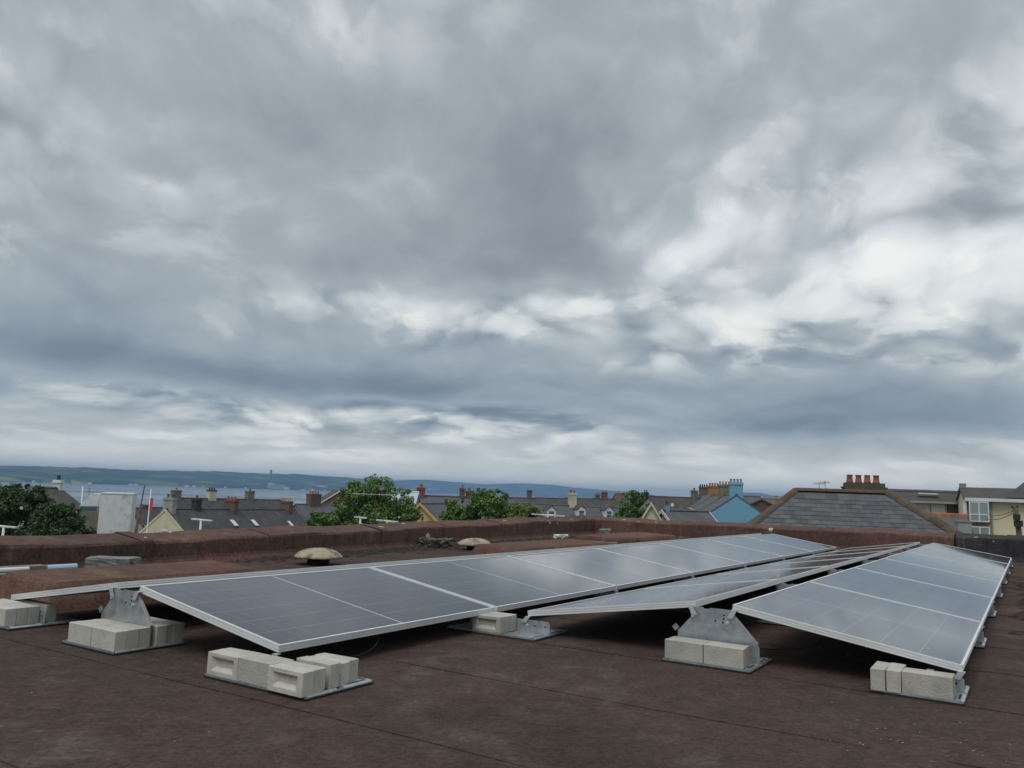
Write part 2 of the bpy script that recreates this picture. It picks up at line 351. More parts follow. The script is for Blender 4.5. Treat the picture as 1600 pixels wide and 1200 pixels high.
def sea_mat():
    m = bpy.data.materials.new('sea_water'); m.use_nodes = True; t = NT(m.node_tree); b = t.n['Principled BSDF']
    pos = t.new('ShaderNodeNewGeometry').outputs['Position']
    b.inputs['Base Color'].default_value = (.06,.10,.14,1); b.inputs['IOR'].default_value = 1.33
    t.put(b.inputs['Roughness'], t.rng(t.noise(t.vm('MULTIPLY', pos, (.15,1.,1.)), .004, 4), .35, .65, .16, .30))
    bn = t.new('ShaderNodeBump'); bn.inputs['Strength'].default_value = .12; bn.inputs['Distance'].default_value = .4
    t.put(bn.inputs['Height'], t.noise(pos, .35, 5, .6)); t.put(b.inputs['Normal'], bn.outputs[0]); return m
def field_mat():
    m = bpy.data.materials.new('farmland'); m.use_nodes = True; t = NT(m.node_tree); b = t.n['Principled BSDF']
    pos = t.new('ShaderNodeNewGeometry').outputs['Position']
    pw = t.vm('ADD', pos, t.vm('SCALE', t.noise(pos, .0012, 3, col=True), scale=90.))
    vo = t.new('ShaderNodeTexVoronoi'); t.put(vo.inputs['Vector'], t.vm('MULTIPLY', pw, (1.,.75,1.))); vo.inputs['Scale'].default_value = 1/170
    sp = t.new('ShaderNodeSeparateColor'); t.put(sp.inputs[0], vo.outputs['Color'])
    c = t.ramp(sp.outputs[0], [(0,(.02,.034,.022)),(.35,(.028,.046,.026)),(.55,(.05,.085,.036)),(.78,(.085,.135,.046)),(.93,(.14,.175,.062)),(1,(.36,.33,.17))])
    woods = t.rng(t.noise(pos, .0014, 6, .62), .50, .60, smooth=True)
    c = t.mix(woods, c, (.018,.034,.018))
    ed = t.new('ShaderNodeTexVoronoi', feature='DISTANCE_TO_EDGE'); t.put(ed.inputs['Vector'], t.vm('MULTIPLY', pw, (1.,.75,1.))); ed.inputs['Scale'].default_value = 1/170
    c = t.mix(t.rng(ed.outputs[0], .02, .07, 1, 0), c, (.015,.028,.014))
    t.put(b.inputs['Base Color'], c); b.inputs['Roughness'].default_value = .95; b.inputs['Specular IOR Level'].default_value = .1
    return m
SEA = sea_mat(); FIELDS = field_mat()

# ------------------------------------------------------------------ row frame: s along the rows (away), t across them (to the right)
TH = 0.5710094
D2 = Vector((math.sin(TH), math.cos(TH), 0)); Q2 = Vector((math.cos(TH), -math.sin(TH), 0))
def RW(s, t, z=0.): return D2*s + Q2*t + Vector((0,0,z))
RZ = -TH
KS = 1.134/1.068334
LP = 1.742*KS; WP = 1.134; TILT = 0.153026
S0 = 2.56807*KS; TB = -2.826366*KS; GV = .220544*KS; GR = .202042*KS; Z0 = EYE-(EYE-.190216)*KS
CT = WP*math.cos(TILT); RISE = WP*math.sin(TILT)
T_BL = TB; T_BH = TB-CT; T_AH = T_BH-GR; T_AL = T_AH-CT; T_CL = TB+GV; T_CH = T_CL+CT; T_DH = T_CH+GR; T_DL = T_DH+CT

# ------------------------------------------------------------------ ground, sea, far shore
SEA_Z = -26.
def ground_z(x, y):
    r = math.hypot(x*.9+40, y)                         # falls away from the roof towards the lough
    return -9.0 - 2.2*min(max((y-20)/120, 0), 1) - 24*min(max((y-140+.12*x)/620, 0), 1)**1.1
def build_land():
    xs = [-8985,-6000,-4000,-2500,-1500]+list(range(-1000,1001,80))+[1500,2500,4000,6000,8985]
    ys = [-1985,-1000,-500,-200]+list(range(-100,1000,45))+[1200,1600,2500,4000,7000,10000,14400]
    b = MB(); nx = len(xs)
    vs = [(x, y, ground_z(x, y)) for y in ys for x in xs]
    b.add(vs, [(j*nx+i, j*nx+i+1, (j+1)*nx+i+1, (j+1)*nx+i) for j in range(len(ys)-1) for i in range(nx-1)])
    struct(b.build('ground', GROUND, smooth=True))
    w = MB(); w.add([(-8980,300,SEA_Z),(8980,300,SEA_Z),(8980,14400,SEA_Z),(-8980,14400,SEA_Z)], [(0,1,2,3)])
    struct(w.build('sea', SEA))
build_land()
def shore_dist(x, y): # distance along the ray to sea level
    d = ray(x, y); return (SEA_Z-EYE)/d.z*d.y
def build_hills(name, shore, crest, depth, seed, rows=16, rough=.05):
    # shore / crest: pixel profiles; each column of the terrain keeps its own distance and rises over 'depth' metres
    rg = np.random.default_rng(seed)
    x0, x1 = shore[0][0], shore[-1][0]; n = int((x1-x0)/5)+1
    px = np.linspace(x0, x1, n)
    sy = np.interp(px, [a for a, _, _ in shore], [b for _, b, _ in shore]); sY = np.interp(px, [a for a, _, _ in shore], [c for _, _, c in shore])
    cy = np.interp(px, [a for a, _ in crest], [b for _, b in crest])
    jag = np.convolve(rg.normal(0, 1, n+8), np.ones(3)/3, 'same')[4:-4]
    b = MB(); vs = []
    for j in range(rows+3):
        for i in range(n):
            d = ray(px[i], sy[i]); d = Vector((d.x, d.y, 0))/d.y
            u = j/rows
            Y = sY[i] + depth*u
            crestY = sY[i]+depth
            cz = at(px[i], cy[i], crestY).z
            prof = min(1, .10+.9*u**.85) if u > 0 else 0
            if u > 1: prof = 1-(u-1)*1.5
            z = SEA_Z-1 + (cz-SEA_Z+1)*prof
            if 0 < j <= rows: z += jag[i]*rough*60*u + 7*math.sin(px[i]*.09+j*1.1+seed)*u*(1-u)*2
            vs.append((d.x*Y, Y, z))
    b.add(vs, [(j*n+i, j*n+i+1, (j+1)*n+i+1, (j+1)*n+i) for j in range(rows+2) for i in range(n-1)])
    return struct(b.build(name, FIELDS, smooth=False))
build_hills('hills', [(-260,746,3500),(0,752,3800),(200,757.5,4600),(400,763,5500),(560,768,6600),(600,769,7000)],
            [(-260,724),(0,727),(60,728),(100,730),(150,731),(200,734),(260,735.5),(330,736),(350,737.5),(400,739.5),(440,740.5),(455,740),(480,742),(510,744),(540,746),(570,748.5),(600,753)], 1500, 3)
build_hills('far_hills', [(540,768,11000),(700,772.5,11400),(800,775,11700),(900,778,12000),(1060,783,12200)],
            [(540,752.5),(600,751.5),(640,749.5),(665,749.5),(700,752),(735,755),(760,756.5),(790,755.5),(830,756),(862,757.5),(890,761),(930,764.5),(960,767),(1000,768.5),(1022,773),(1040,779),(1060,784)], 1300, 5)
build_hills('far_headland', [(1060,783,11500),(1120,785,11500),(1300,791,11500)], [(1060,780),(1085,777),(1110,777),(1140,773),(1162,769.5),(1185,770),(1203,773),(1230,777),(1300,786)], 1200, 9)

# ------------------------------------------------------------------ haze over the lough
def build_haze():
    b = MB(); b.box(-8990, 8990, -1990, 14490, -60, 165)
    m = bpy.data.materials.new('haze_air'); m.use_nodes = True; t = NT(m.node_tree); t.n.remove(t.n['Principled BSDF'])
    v = t.new('ShaderNodeVolumePrincipled'); v.inputs['Color'].default_value = (.38,.64,1,1); v.inputs['Density'].default_value = 1.4e-4; v.inputs['Anisotropy'].default_value = .2
    t.l.new(v.outputs[0], t.n['Material Output'].inputs['Volume'])
    o = b.build('haze', m); o['kind'] = 'stuff'; return o
build_haze()

# ------------------------------------------------------------------ own roof
def sheet_mesh(s0, s1, t0, t1, seed):
    rg = random.Random(seed); b = MB(); n = max(4, int((t1-t0)/.45)); top = []; 
    for i in range(n+1):
        t = t0+(t1-t0)*i/n; j = .010*math.sin(t*1.7+seed)+rg.uniform(-.005,.005); k = rg.uniform(0,.0025)
        top.append((s0+j, t, .0055+k)); 
    vs = []
    for s, t, z in top: vs += [(t, s, -.002), (t, s, z-.002), (t, s+.10, .003), (t, s1+.05, .0012), (t, s1+.05, -.002)]
    fs = [(i*5+a, i*5+a+1, (i+1)*5+a+1, (i+1)*5+a) for i in range(n) for a in range(4)] + [(0,1,2,3,4), tuple(n*5+a for a in (4,3,2,1,0))]
    return b.add(vs, fs)
def build_roof():
    b = MB(); b.box(-9.4, 9.5, -6.5, 18.0, -.35, -.001)
    roof = struct(b.build('roof', FELT, rz=RZ))
    k = 0; s = 2.40-.98*9
    while s < 17.6:
        jt = -.25 if s > 3.3 else 3.4-((k*37) % 5)*1.3
        for t0, t1, up in ((-9.2, jt, 0), (jt-.04, 9.4, .003)):
            o = sheet_mesh(s, min(s+.98, 17.5), t0, t1, k*2+int(up*1000)).build('felt_sheet', FELT, roof); o.location.z = up
        s += .98; k += 1
    w = MB()
    w.box(-9.4, 9.5, -6.5, 18.0, -9.5, -.36); bw = w.build('building_wall', GREYW, rz=RZ); struct(bw)
build_roof()
def parapet(label, pts, out, fm=None):
    fm = fm or FELTP
    # pts: (s, t, h) along the inner foot; 'out' is the outward direction in (s,t)
    t = thing('parapet', label, 'parapet wall')
    b = MB(); prof_n = 9; vs = []; rg = random.Random(len(pts))
    fine = []
    for (a, c) in zip(pts[:-1], pts[1:]):
        n = max(2, int(math.dist(a[:2], c[:2])/.35))
        fine += [tuple(a[i]+(c[i]-a[i])*k/n for i in range(3)) for k in range(n)]
    fine.append(pts[-1])
    for s, tt, h in fine:
        h += .010*math.sin(s*1.9+tt*2.3)+.006*math.sin(s*5.1+tt*4.7)
        j = lambda: rg.uniform(-.007,.007)
        for o, z in ((-.06,0),(-.012,.055),(0,.09),(0+j(),h-.035),(.012,h-.012+j()),(.05,h+j()),(.45,h+.055+j()),(.50,h+.04),(.50,-.3)):
            vs.append(RW(s+out[0]*o, tt+out[1]*o, z))
    n = len(fine)
    b.add(vs, [(i*prof_n+a, i*prof_n+a+1, (i+1)*prof_n+a+1, (i+1)*prof_n+a) for i in range(n-1) for a in range(prof_n-1)]+[tuple(range(prof_n)), tuple((n-1)*prof_n+a for a in reversed(range(prof_n)))])
    b.build('upstand', fm, t)
    # felt capping pieces lapped over the top, one every metre or so
    L = 0; acc = [0]
    for a, c in zip(fine[:-1], fine[1:]): acc.append(acc[-1]+math.dist(a[:2], c[:2]))
    nxt = .6
    for i, a in enumerate(acc):
        if a >= nxt and i+1 < n:
            s, tt, h = fine[i]; s2, t2, h2 = fine[i+1]; u = .16
            d = Vector((s2-s, t2-tt)).normalized()*u; c = MB(); q = []
            for o, z in ((-.004,.10),(-.004,h-.03),(.006,h-.004),(.05,h+.010),(.45,h+.064),(.505,h+.048)):
                q += [RW(s+out[0]*o, tt+out[1]*o, z), RW(s+d.x+out[0]*o, tt+d.y+out[1]*o, z-.002)]
            c.add(q, [(2*k, 2*k+1, 2*k+3, 2*k+2) for k in range(5)]); me = c.build('felt_lap', fm, t)
            sm = me.modifiers.new('thickness', 'SOLIDIFY'); sm.thickness = .004
            nxt += rg.uniform(1.6, 2.9)
    return t
HL = lambda s: .27+max(0,(s-6))*.0085
parapet('long reddish felt covered parapet running from the left edge to the roof corner', [(s, -7.72-(s-3.7)*.080, HL(s)) for s in (-6.3, 0, 3.7, 7, 10, 13, 16.2, 17.95)], (0,-1))
RP = lambda t: (17.60-.035*(t+8.6), t, .355+.0055*(t+8.8))
parapet('reddish felt parapet across the far end of the roof, spotted with bird droppings', [RP(t) for t in (-9.25, -6, -4, -2, -1.25)], (1,0))
parapet('blackened bitumen end of the far parapet at the right picture edge', [RP(t) for t in (-1.22, 0, 3, 6, 9.4)], (1,0), FELTK)

def plinth(label, s0, s1, t0, t1, h, skew=0.):
    b = MB(); vs = []; o = .07
    for z, k in ((0,1.3),(h*.85,.25),(h,-.15)):
        e = o*k
        vs += [(t0-e, s0-e, z), (t1+e, s0-e+skew, z-.02*(z>0)), (t1+e, s1+e, z-.02*(z>0)), (t0-e, s1+e, z)]
    b.add(vs, [(0,1,5,4),(1,2,6,5),(2,3,7,6),(3,0,4,7),(4,5,9,8),(5,6,10,9),(6,7,11,10),(7,4,8,11),(8,9,10,11)])
    t = thing('felted_plinth', label, 'plinth', RW((s0+s1)/2*0, 0), RZ, 'felt covered plinths on the roof')
    b.build('upstand', FELTB, t)
    # lap of felt at the join
    c = MB(); sm = s0+.28*(s1-s0)
    c.obox(((t1+.055), sm, h*.42), (.006,0,0), (0,.05,0), (.006*0,0,h*.40)); c.build('felt_lap', FELTB, t)
    return t
plinth('low red felt covered plinth at the left, beside the near panels', 3.1, 4.85, -6.28, -5.62, .2)
plinth('middle red felt covered plinth, behind the panels and next to a mushroom vent', 9.15, 11.75, -6.35, -5.65, .2)
plinth('farthest red felt covered plinth, near the roof corner', 12.3, 14.9, -6.5, -5.75, .24)

# ------------------------------------------------------------------ solar panels
FH = .035
def panel_protos():
    hw = WP/2-.0; L = LP-.022
    fr = MB()
    lip = .011
    def rail_long(sg):
        # profile in xz (outer side grooved), extruded along y
        pr = [(0,0),(-lip,0),(-lip,-.0035),(-.0025,-.0045),(-.0025,-FH+.002),(-.026,-FH+.002),(-.026,-FH),(0,-FH),(0,-.0275),(-.003,-.0265),(-.003,-.0225),(0,-.0215),(0,-.0155),(-.003,-.0145),(-.003,-.0105),(0,-.0095)]
        return [(sg*(hw+x), z) for x, z in pr]
    for sg in (1,-1): fr.prism(rail_long(sg), 0, L)
    # short rails, butted between the long ones
    def rail_short(y0, sg):
        pr = [(0,-.0002),(lip,-.0002),(lip,-.0035),(.0025,-.0045),(.0025,-FH+.002),(.026,-FH+.002),(.026,-FH+.0002),(0,-FH+.0002),(0,-.0275),(.003,-.0265),(.003,-.0225),(0,-.0215),(0,-.0155),(.003,-.0145),(.003,-.0105),(0,-.0095)]
        n = len(pr); vs = [(sgx*(hw-.0026), y0+sg*o, z) for sgx in (-1,1) for o, z in pr]
        fr.add(vs, [tuple(range(n)), tuple(reversed(range(n,2*n)))]+[(i,i+n,(i+1)%n+n,(i+1)%n) for i in range(n)])
    rail_short(0, 1); rail_short(L, -1)
    frame = fr.mesh('frame', ALU)
    bs = MB(); bs.box(-hw+.003, hw-.003, .003, L-.003, -.0095, -.0045); sheet = bs.mesh('backsheet', SHEET)
    cw, cl = .1813, (L-2*.022-.014)/20
    pos = []
    for half in (0,1):
        for j in range(10):
            for i in range(6):
                y = .022+half*(10*cl+.014)+(j+.5)*cl
                pos.append(((i-2.5)*(cw+.0025), y))
    hx, hy = cw/2, cl/2-.0007
    c = MB(); ch = .006
    c.add([(-hx+ch*0,-hy,0),(hx,-hy,0),(hx,hy,0),(-hx,hy,0),(-hx,-hy,-.00012),(hx,-hy,-.00012),(hx,hy,-.00012),(-hx,hy,-.00012)], [(0,1,2,3),(0,4,5,1),(1,5,6,2),(2,6,7,3),(3,7,4,0)])
    cell = c.mesh('solar_cell', CELL)
    allc = MB()
    for x, y in pos: allc.add([(vx+x, vy+y, vz) for vx, vy, vz in c.v], c.f)
    cells = allc.mesh('solar_cells', CELL)
    tb = MB(); tb.box(-.012,.012,-.0015,0,-.010,.0); clip = tb.mesh('label_plate', WHITE)
    jb = MB(); jb.box(-.05,.05,-.03,.03,-.024,-.0096); jbox = jb.mesh('junction_box', BLACK)
    return frame, sheet, cell, cells, pos, L, clip, jbox
P_FRAME, P_SHEET, P_CELL, P_CELLS, P_POS, P_L, P_CLIP, P_JBOX = panel_protos()
ORD = ['first', 'second', 'third', 'fourth', 'fifth', 'sixth', 'seventh']
ROWN = {'A': 'leftmost row, tilted away to the left', 'B': 'row facing right, left of the bricks valley', 'C': 'narrow looking third row, tilted left', 'D': 'rightmost row, tilted to the right'}
def panel(row, n, label, tc, zc, rot, single):
    o = thing('solar_panel', label, 'solar panel', RW(S0+n*LP+.011, tc, zc), RZ, 'solar panels in four tilted rows')
    o.rotation_euler = (0, rot, RZ)
    link('frame', P_FRAME, o); link('backsheet', P_SHEET, o)
    if single:
        for x, y in P_POS: link('solar_cell', P_CELL, o, (x, y, -.00434))
    else:
        c = link('solar_cells', P_CELLS, o, (0,0,-.00434)); c['kind'] = 'stuff'
    link('junction_box', P_JBOX, o, (0, P_L/2, 0))
ZC = Z0+RISE/2
HOW = {'A': 'in the hidden outermost left row', 'B': 'in the left hand wide row', 'C': 'in the narrow row between', 'D': 'in the rightmost row'}
def plabel(row, n, N):
    look = {'A': 'silver framed panel', 'B': 'dark blue gridded panel' if n < 2 else 'pale sky reflecting panel', 'C': 'blue grey panel seen edge on' if n < 3 else 'panel mirroring the red parapet', 'D': 'light grey gridded panel' if n < 3 else 'bluish reflecting panel'}[row]
    return f'{look}, {ORD[n]} from the near end, {HOW[row]}'
for n in range(7):
    panel('A', n, plabel('A', n, 7), (T_AL+T_AH)/2, ZC, -TILT, False)
    panel('B', n, plabel('B', n, 7), (T_BL+T_BH)/2, ZC, TILT, n < 2)
for n in range(1, 7):
    panel('C', n, plabel('C', n-1, 6), (T_CL+T_CH)/2, ZC, -TILT, False)
    panel('D', n, plabel('D', n-1, 6), (T_DL+T_DH)/2, ZC, TILT, n == 1)

# ------------------------------------------------------------------ mounting feet
def base_plate(x0, x1, parent):
    b = MB(); b.box(x0, x1, -.205, .205, .006, .010)
    b.box(x0, x1, -.205, -.202, .010, .016); b.box(x0, x1, .202, .205, .010, .016)
    for x, sg in ((x0, 1), (x1, -1)):                      # pressed end lips with long slots
        b.prism([(x, .0102), (x+sg*.012, .018), (x+sg*.030, .018), (x+sg*.042, .0102)], -.195, -.02)
        b.prism([(x, .0102), (x+sg*.012, .018), (x+sg*.030, .018), (x+sg*.042, .0102)], .02, .195)
    o = b.build('base_plate', STEEL, parent)
    s = MB()
    for x, sg in ((x0, 1), (x1, -1)):
        for y in (-.11, .11): s.box(min(x+sg*.016, x+sg*.026), max(x+sg*.016, x+sg*.026), y-.06, y+.06, .0175, .0186)
    s.build('slot', DARK, o)
    p = MB(); p.box(x0-.004, x1+.004, -.209, .209, .0, .0058); p.build('rubber_pad', RUBBER, parent)
def bolt(parent, x, z, y=-.0016):
    b = MB(); n = 6
    for r, ya, yb in ((.011,0,.003),(.008,.003,.010)):
        vs = [(x+r*math.cos(2*pi*k/n), y-ya, z+r*math.sin(2*pi*k/n)) for k in range(n)]+[(x+r*math.cos(2*pi*k/n), y-yb, z+r*math.sin(2*pi*k/n)) for k in range(n)]
        b.add(vs, [tuple(range(n)), tuple(reversed(range(n,2*n)))]+[(i,i+n,(i+1)%n+n,(i+1)%n) for i in range(n)])
    return b.build('bolt', STEELB, parent)
def hole(parent, x, z):
    b = MB(); n = 10; vs = [(x+.0055*math.cos(2*pi*k/n), yy, z+.0055*math.sin(2*pi*k/n)) for yy in (-.0021,-.0012) for k in range(n)]
    b.add(vs, [tuple(range(n)), tuple(reversed(range(n,2*n)))]+[(i,i+n,(i+1)%n+n,(i+1)%n) for i in range(n)]); return b.build('bolt_hole', DARK, parent)
def clip(parent, x, z, sg, h=.045):
    b = MB()
    b.obox((x, -.012, z), (.016,0,0), (0,.0012,0), (sg*.012,0,h/2)); b.obox((x+sg*.012, .0, z+h/2), (.016,0,0), (0,.013,0), (0,0,.0012)); return b.build('clip', STEELB, parent)
RIDGE_T = (T_BH+T_AH)/2; RIDGE_T2 = (T_CH+T_DH)/2; VAL_T = (T_BL+T_CL)/2
def ridge_foot(label, s, t):
    f = thing('ridge_foot', label, 'mounting foot', RW(s, t, .006), RZ, 'steel feet under the ridges of the panel rows')
    base_plate(-.215, .265, f)
    poly = [(-.208,.0105),(-.208,.14),(-.13,.225),(-.133,.262),(-.122,.283),(-.110,.276),(-.098,.286),(-.060,.284),(-.055,.277),(-.025,.277),(-.020,.284),(.095,.284),(.108,.262),(.245,.118),(.257,.10),(.257,.0105)]
    b = MB(); b.prism(poly, -.0015, .0015)
    b.box(-.208, .257, .0016, .030, .0104, .0134)                          # foot flange
    br = b.build('bracket', STEEL, f)
    e = MB()                                                              # bent edge along the right slope
    a, c = Vector((.108,0,.262)), Vector((.245,0,.118)); e.obox((a+c)/2+Vector((.0016,.008,.0014)), (c-a)/2, (0,.009,0), (.0011,0,.0010)); e.build('edge_flange', STEELB, br)
    tb = MB(); tb.obox((-.222,0,.158), (.010,0,-.011), (0,.0016,0), (.012,0,.011)); tb.build('ear', STEEL, br)
    for x, z in ((-.118,.232),(.080,.212)): bolt(br, x, z)
    for x, z in ((.062,.252),(.059,.232),(.055,.212),(.012,.216)): hole(br, x, z)
    clip(f, -.118, .262, -1); clip(f, .108, .262, 1)
    return f
def valley_foot(label, s, t, x0=-.36, x1=.30, name='valley_foot'):
    f = thing(name, label, 'mounting foot', RW(s, t, .006), RZ, 'steel feet under the low edges of the panel rows')
    base_plate(x0, x1, f)
    a, b_ = x0+.04, x1-.008
    poly = [(a,.0105),(a,.072),(a+.02,.088),(b_-.012,.088),(b_,.076),(b_,.0105)]
    b = MB(); b.prism(poly, -.0015, .0015); b.box(a, b_, .0016, .03, .0104, .0134); br = b.build('bracket', STEEL, f)
    for x in (b_-.035, b_-.11, a+.04): hole(br, x, .055)
    bolt(br, .125 if x1 > .2 else -.03, .055)
    if x0 < -.2: clip(f, -.110, .088, -1, .03)
    clip(f, .118, .088, 1, .035) if x1 > .2 else clip(f, 0.0, .095, 1, .035)
    return f
for n in range(8):
    s = S0+n*LP
    o1 = ORD[n] if n < 7 else 'last'; o2 = ORD[n-1]
    ridge_foot('triangle bracket rising from the large brick stack under the left ridge' if n == 0 else f'{o1} triangle bracket from the near end under the left ridge', s, RIDGE_T)
    valley_foot('low foot under the lowest near corner, loaded with stepped bricks' if n == 0 else 'bare low foot plate beside the lone brick stack' if n == 1 else f'{o1} low foot from the near end under the left wide row', s, VAL_T)
    valley_foot('low foot at the left picture edge holding end-on bricks' if n == 0 else f'{o1} low foot from the near end under the outermost left edge', s, T_AL+.05, -.10, .40, 'edge_foot')
    if n:
        ridge_foot('holed triangle bracket standing behind two pairs of bricks' if n == 1 else f'{o2} triangle bracket from the near end under the right ridge', s, RIDGE_T2)
        valley_foot('low foot under the right outer corner with bricks laid two ways' if n == 1 else f'{o2} low foot from the near end under the right outer edge', s, T_DL-.02, -.36, .03, 'edge_foot')

# ------------------------------------------------------------------ concrete ballast bricks
BL, BT, BH = .215, .065, .102
def brick_mesh(frog, seed):
    rg = random.Random(seed); b = MB(); j = lambda a=.0015: rg.uniform(-a, a)
    x, y, z = BL/2, BT/2, BH
    c = [(-x+j(),-y+j(),0),(x+j(),-y+j(),0),(x+j(),y+j(),0),(-x+j(),y+j(),0),(-x+j(),-y+j(),z+j()),(x+j(),-y+j(),z+j()),(x+j(),y+j(),z+j()),(-x+j(),y+j(),z+j())]
    f = [(0,3,2,1),(4,5,6,7),(1,2,6,5),(2,3,7,6),(3,0,4,7)]
    if not frog: f.append((0,1,5,4)); b.add(c, f)
    else:
        i0 = [(-x+.030,-y,.022),(x-.030,-y,.022),(x-.030,-y,z-.020),(-x+.030,-y,z-.020)]
        i1 = [(-x+.052,-y+.016,.040),(x-.052,-y+.016,.040),(x-.045,-y+.016,z-.030),(-x+.045,-y+.016,z-.030)]
        b.add(c+i0+i1, f+[(0,1,9,8),(1,5,10,9),(5,4,11,10),(4,0,8,11),(8,9,13,12),(9,10,14,13),(10,11,15,14),(11,8,12,15),(12,13,14,15)])
    return b.mesh('concrete_brick', CONC, bevel=.0022)
BR_P = [brick_mesh(False, k) for k in range(3)]; BR_F = [brick_mesh(True, 10+k) for k in range(2)]
def brick(label, s0, t0, x, y, frog=False, turn=0, dz=0., jit=True):
    # x, y offsets from the foot's centre; turn in degrees
    me = (BR_F if frog else BR_P)[random.randrange(2 if frog else 3)]
    jx, jy, jr = (random.uniform(-.002,.002), random.uniform(-.0015,.0015), random.uniform(-.8,.8)) if jit else (0,0,0)
    o = link('concrete_brick', me, None, RW(s0+y+jy, t0+x+jx, .0172+dz), RZ+R(turn+jr))
    return tag(o, label, 'brick', 'concrete bricks weighing down the feet')
def gy(k): return -.205+.004+BT/2+k*(BT+.0015)
# first low foot: two courses of three in front, three more behind at the right
col = ['left', 'middle', 'right']
for i in range(3):
    for k in range(2):
        x = -.357+BL/2+i*(BL+.002); dy = -.022 if i == 2 else 0
        brick(f'{col[i]} brick of the {"front" if k == 0 else "second"} course, stepped stack under the lowest panel corner', S0, VAL_T, x, gy(k)+dy, frog=(k == 0 and i != 1))
for k in range(3):
    brick(f'{ORD[k]} brick behind the gap on the right of the stepped stack', S0, VAL_T, -.357+BL/2+2*(BL+.002)-.012*k+(-.004), gy(k+2)+.010, dz=(.006 if k == 0 else 0))
# left ridge foot: three courses before the plate, three behind
for i in range(2):
    for k in range(6):
        y = gy(k) if k < 3 else .205-.004-BT/2-(5-k)*(BT+.0015)
        if k == 2: y = -.0025-BT/2-.001
        brick(f'{["left","right"][i]} brick of the {ORD[k]} course in the large stack around the left bracket', S0, RIDGE_T, -.176+BL/2+i*(BL+.002), min(y, -.002-BT/2) if k < 3 else max(y, .033+BT/2*(1 if k > 3 else 1)))
# second low foot: one stack of two
for k in range(3):
    brick(f'{"front hollow faced brick" if k == 0 else ORD[k]+" brick behind it"} in the lone stack between two rows', S0+LP, VAL_T, -.357+.19+BL/2, gy(k), frog=(k == 0))
# right ridge foot: two courses of two in front of the plate
for i in range(2):
    for k in range(2):
        brick(f'{"smooth front" if k == 0 else "rear"} brick on the {["left","right"][i]} before the holed triangle bracket', S0+LP, RIDGE_T2, -.212+BL/2+i*(BL+.003), gy(k)-.0+.018)
# right edge foot: one long brick with a mate behind, two set end-on beside it
Sx, Tx = S0+LP, T_DL-.02
brick('long tan faced brick at the right outer foot', Sx, Tx, .010-BL/2-.02, gy(0))
brick('brick tucked behind the long tan brick at the right outer foot', Sx, Tx, .010-BL/2-.02, gy(1))
brick('end-on brick touching the long tan brick at the right outer foot', Sx, Tx, -.010-BL-.003-BT/2, gy(0)-BT/2+BL/2-.01, turn=90, dz=-.0)
brick('outermost end-on brick at the left of the right outer foot', Sx, Tx, -.010-BL-.006-1.5*BT, gy(0)-BT/2+BL/2-.022, turn=90)
# left edge foot: courses showing their ends
for i in range(2):
    for k in range(4):
        brick(f'{["outer","inner"][i]} brick of course {["one","two","three","four"][k]} on the foot at the left picture edge', S0, T_AL+.05, -.098+BL/2+i*(BL+.002), gy(k) if k < 3 else .034+BT/2)

# cables sagging under the panels
def cable(label, pts, r=.0035):
    b = MB(); c = [Vector(p) for p in pts]; fine = []
    for i in range(len(c)-1):
        p0, p1, p2, p3 = c[max(i-1,0)], c[i], c[i+1], c[min(i+2,len(c)-1)]
        for k in range(8):
            u = k/8; fine.append(.5*((2*p1)+(p2-p0)*u+(2*p0-5*p1+4*p2-p3)*u*u+(3*p1-p0-3*p2+p3)*u**3))
    fine.append(c[-1]); b.tube(fine, r, 6); return tag(b.build('cable', CABLE, smooth=True), label, 'cable')
cable('black cable looping to the roof under the near wide panel', [RW(S0+.75, T_BL-.10, .13), RW(S0+.72, T_BL-.02, .07), RW(S0+.60, T_BL-.02, .02), RW(S0+.42, T_BL-.10, .012), RW(S0+.3, T_BL-.3, .012)])
cable('thin black cable drooping under the rightmost near panel', [RW(S0+LP+.5, T_DH+.45, .20), RW(S0+LP+.42, T_DH+.36, .10), RW(S0+LP+.36, T_DH+.22, .06), RW(S0+LP+.3, T_DH+.05, .05)])
cable('black lead hanging beside the left triangle plate', [RW(S0+.25, T_BH+.10, .27), RW(S0+.22, T_BH+.20, .20), RW(S0+.25, T_BH+.32, .19), RW(S0+.4, T_BH+.4, .22)])
cable('short wire dangling below the third row end', [RW(S0+LP+.25, T_CL+.62, .21), RW(S0+LP+.2, T_CL+.66, .16), RW(S0+LP+.22, T_CL+.74, .17), RW(S0+LP+.3, T_CL+.78, .23)], .0028)

# ------------------------------------------------------------------ things lying on the roof
def mushroom(label, s, t, r, h):
    o = thing('roof_vent', label, 'roof vent', RW(s, t, .004), RZ, 'mushroom vents on the roof')
    b = MB(); b.lathe([(r*.46,0),(r*.46,h*.5),(r*.42,h*.56)], 20); b.build('neck', BLACK, o, smooth=True)
    c = MB(); prof = [(r*.40,h*.50),(r*.97,h*.40),(r,h*.46),(r*.96,h*.56),(r*.8,h*.76),(r*.55,h*.92),(r*.25,h*.99),(.001,h)]
    c.lathe(prof, 36)
    c.v = [(x*(1+.02*math.sin(9*math.atan2(y,x))*(z < h*.6)), y*(1+.02*math.sin(9*math.atan2(y,x))*(z < h*.6)), z) for x, y, z in c.v]
    c.build('cowl', COWL, o, smooth=True)
mushroom('stained mushroom vent nearer the camera, standing clear behind the near panels', 6.87, -6.99, .275, .185)
mushroom('stained mushroom vent half hidden by a red plinth', 10.55, -7.36, .27, .18)
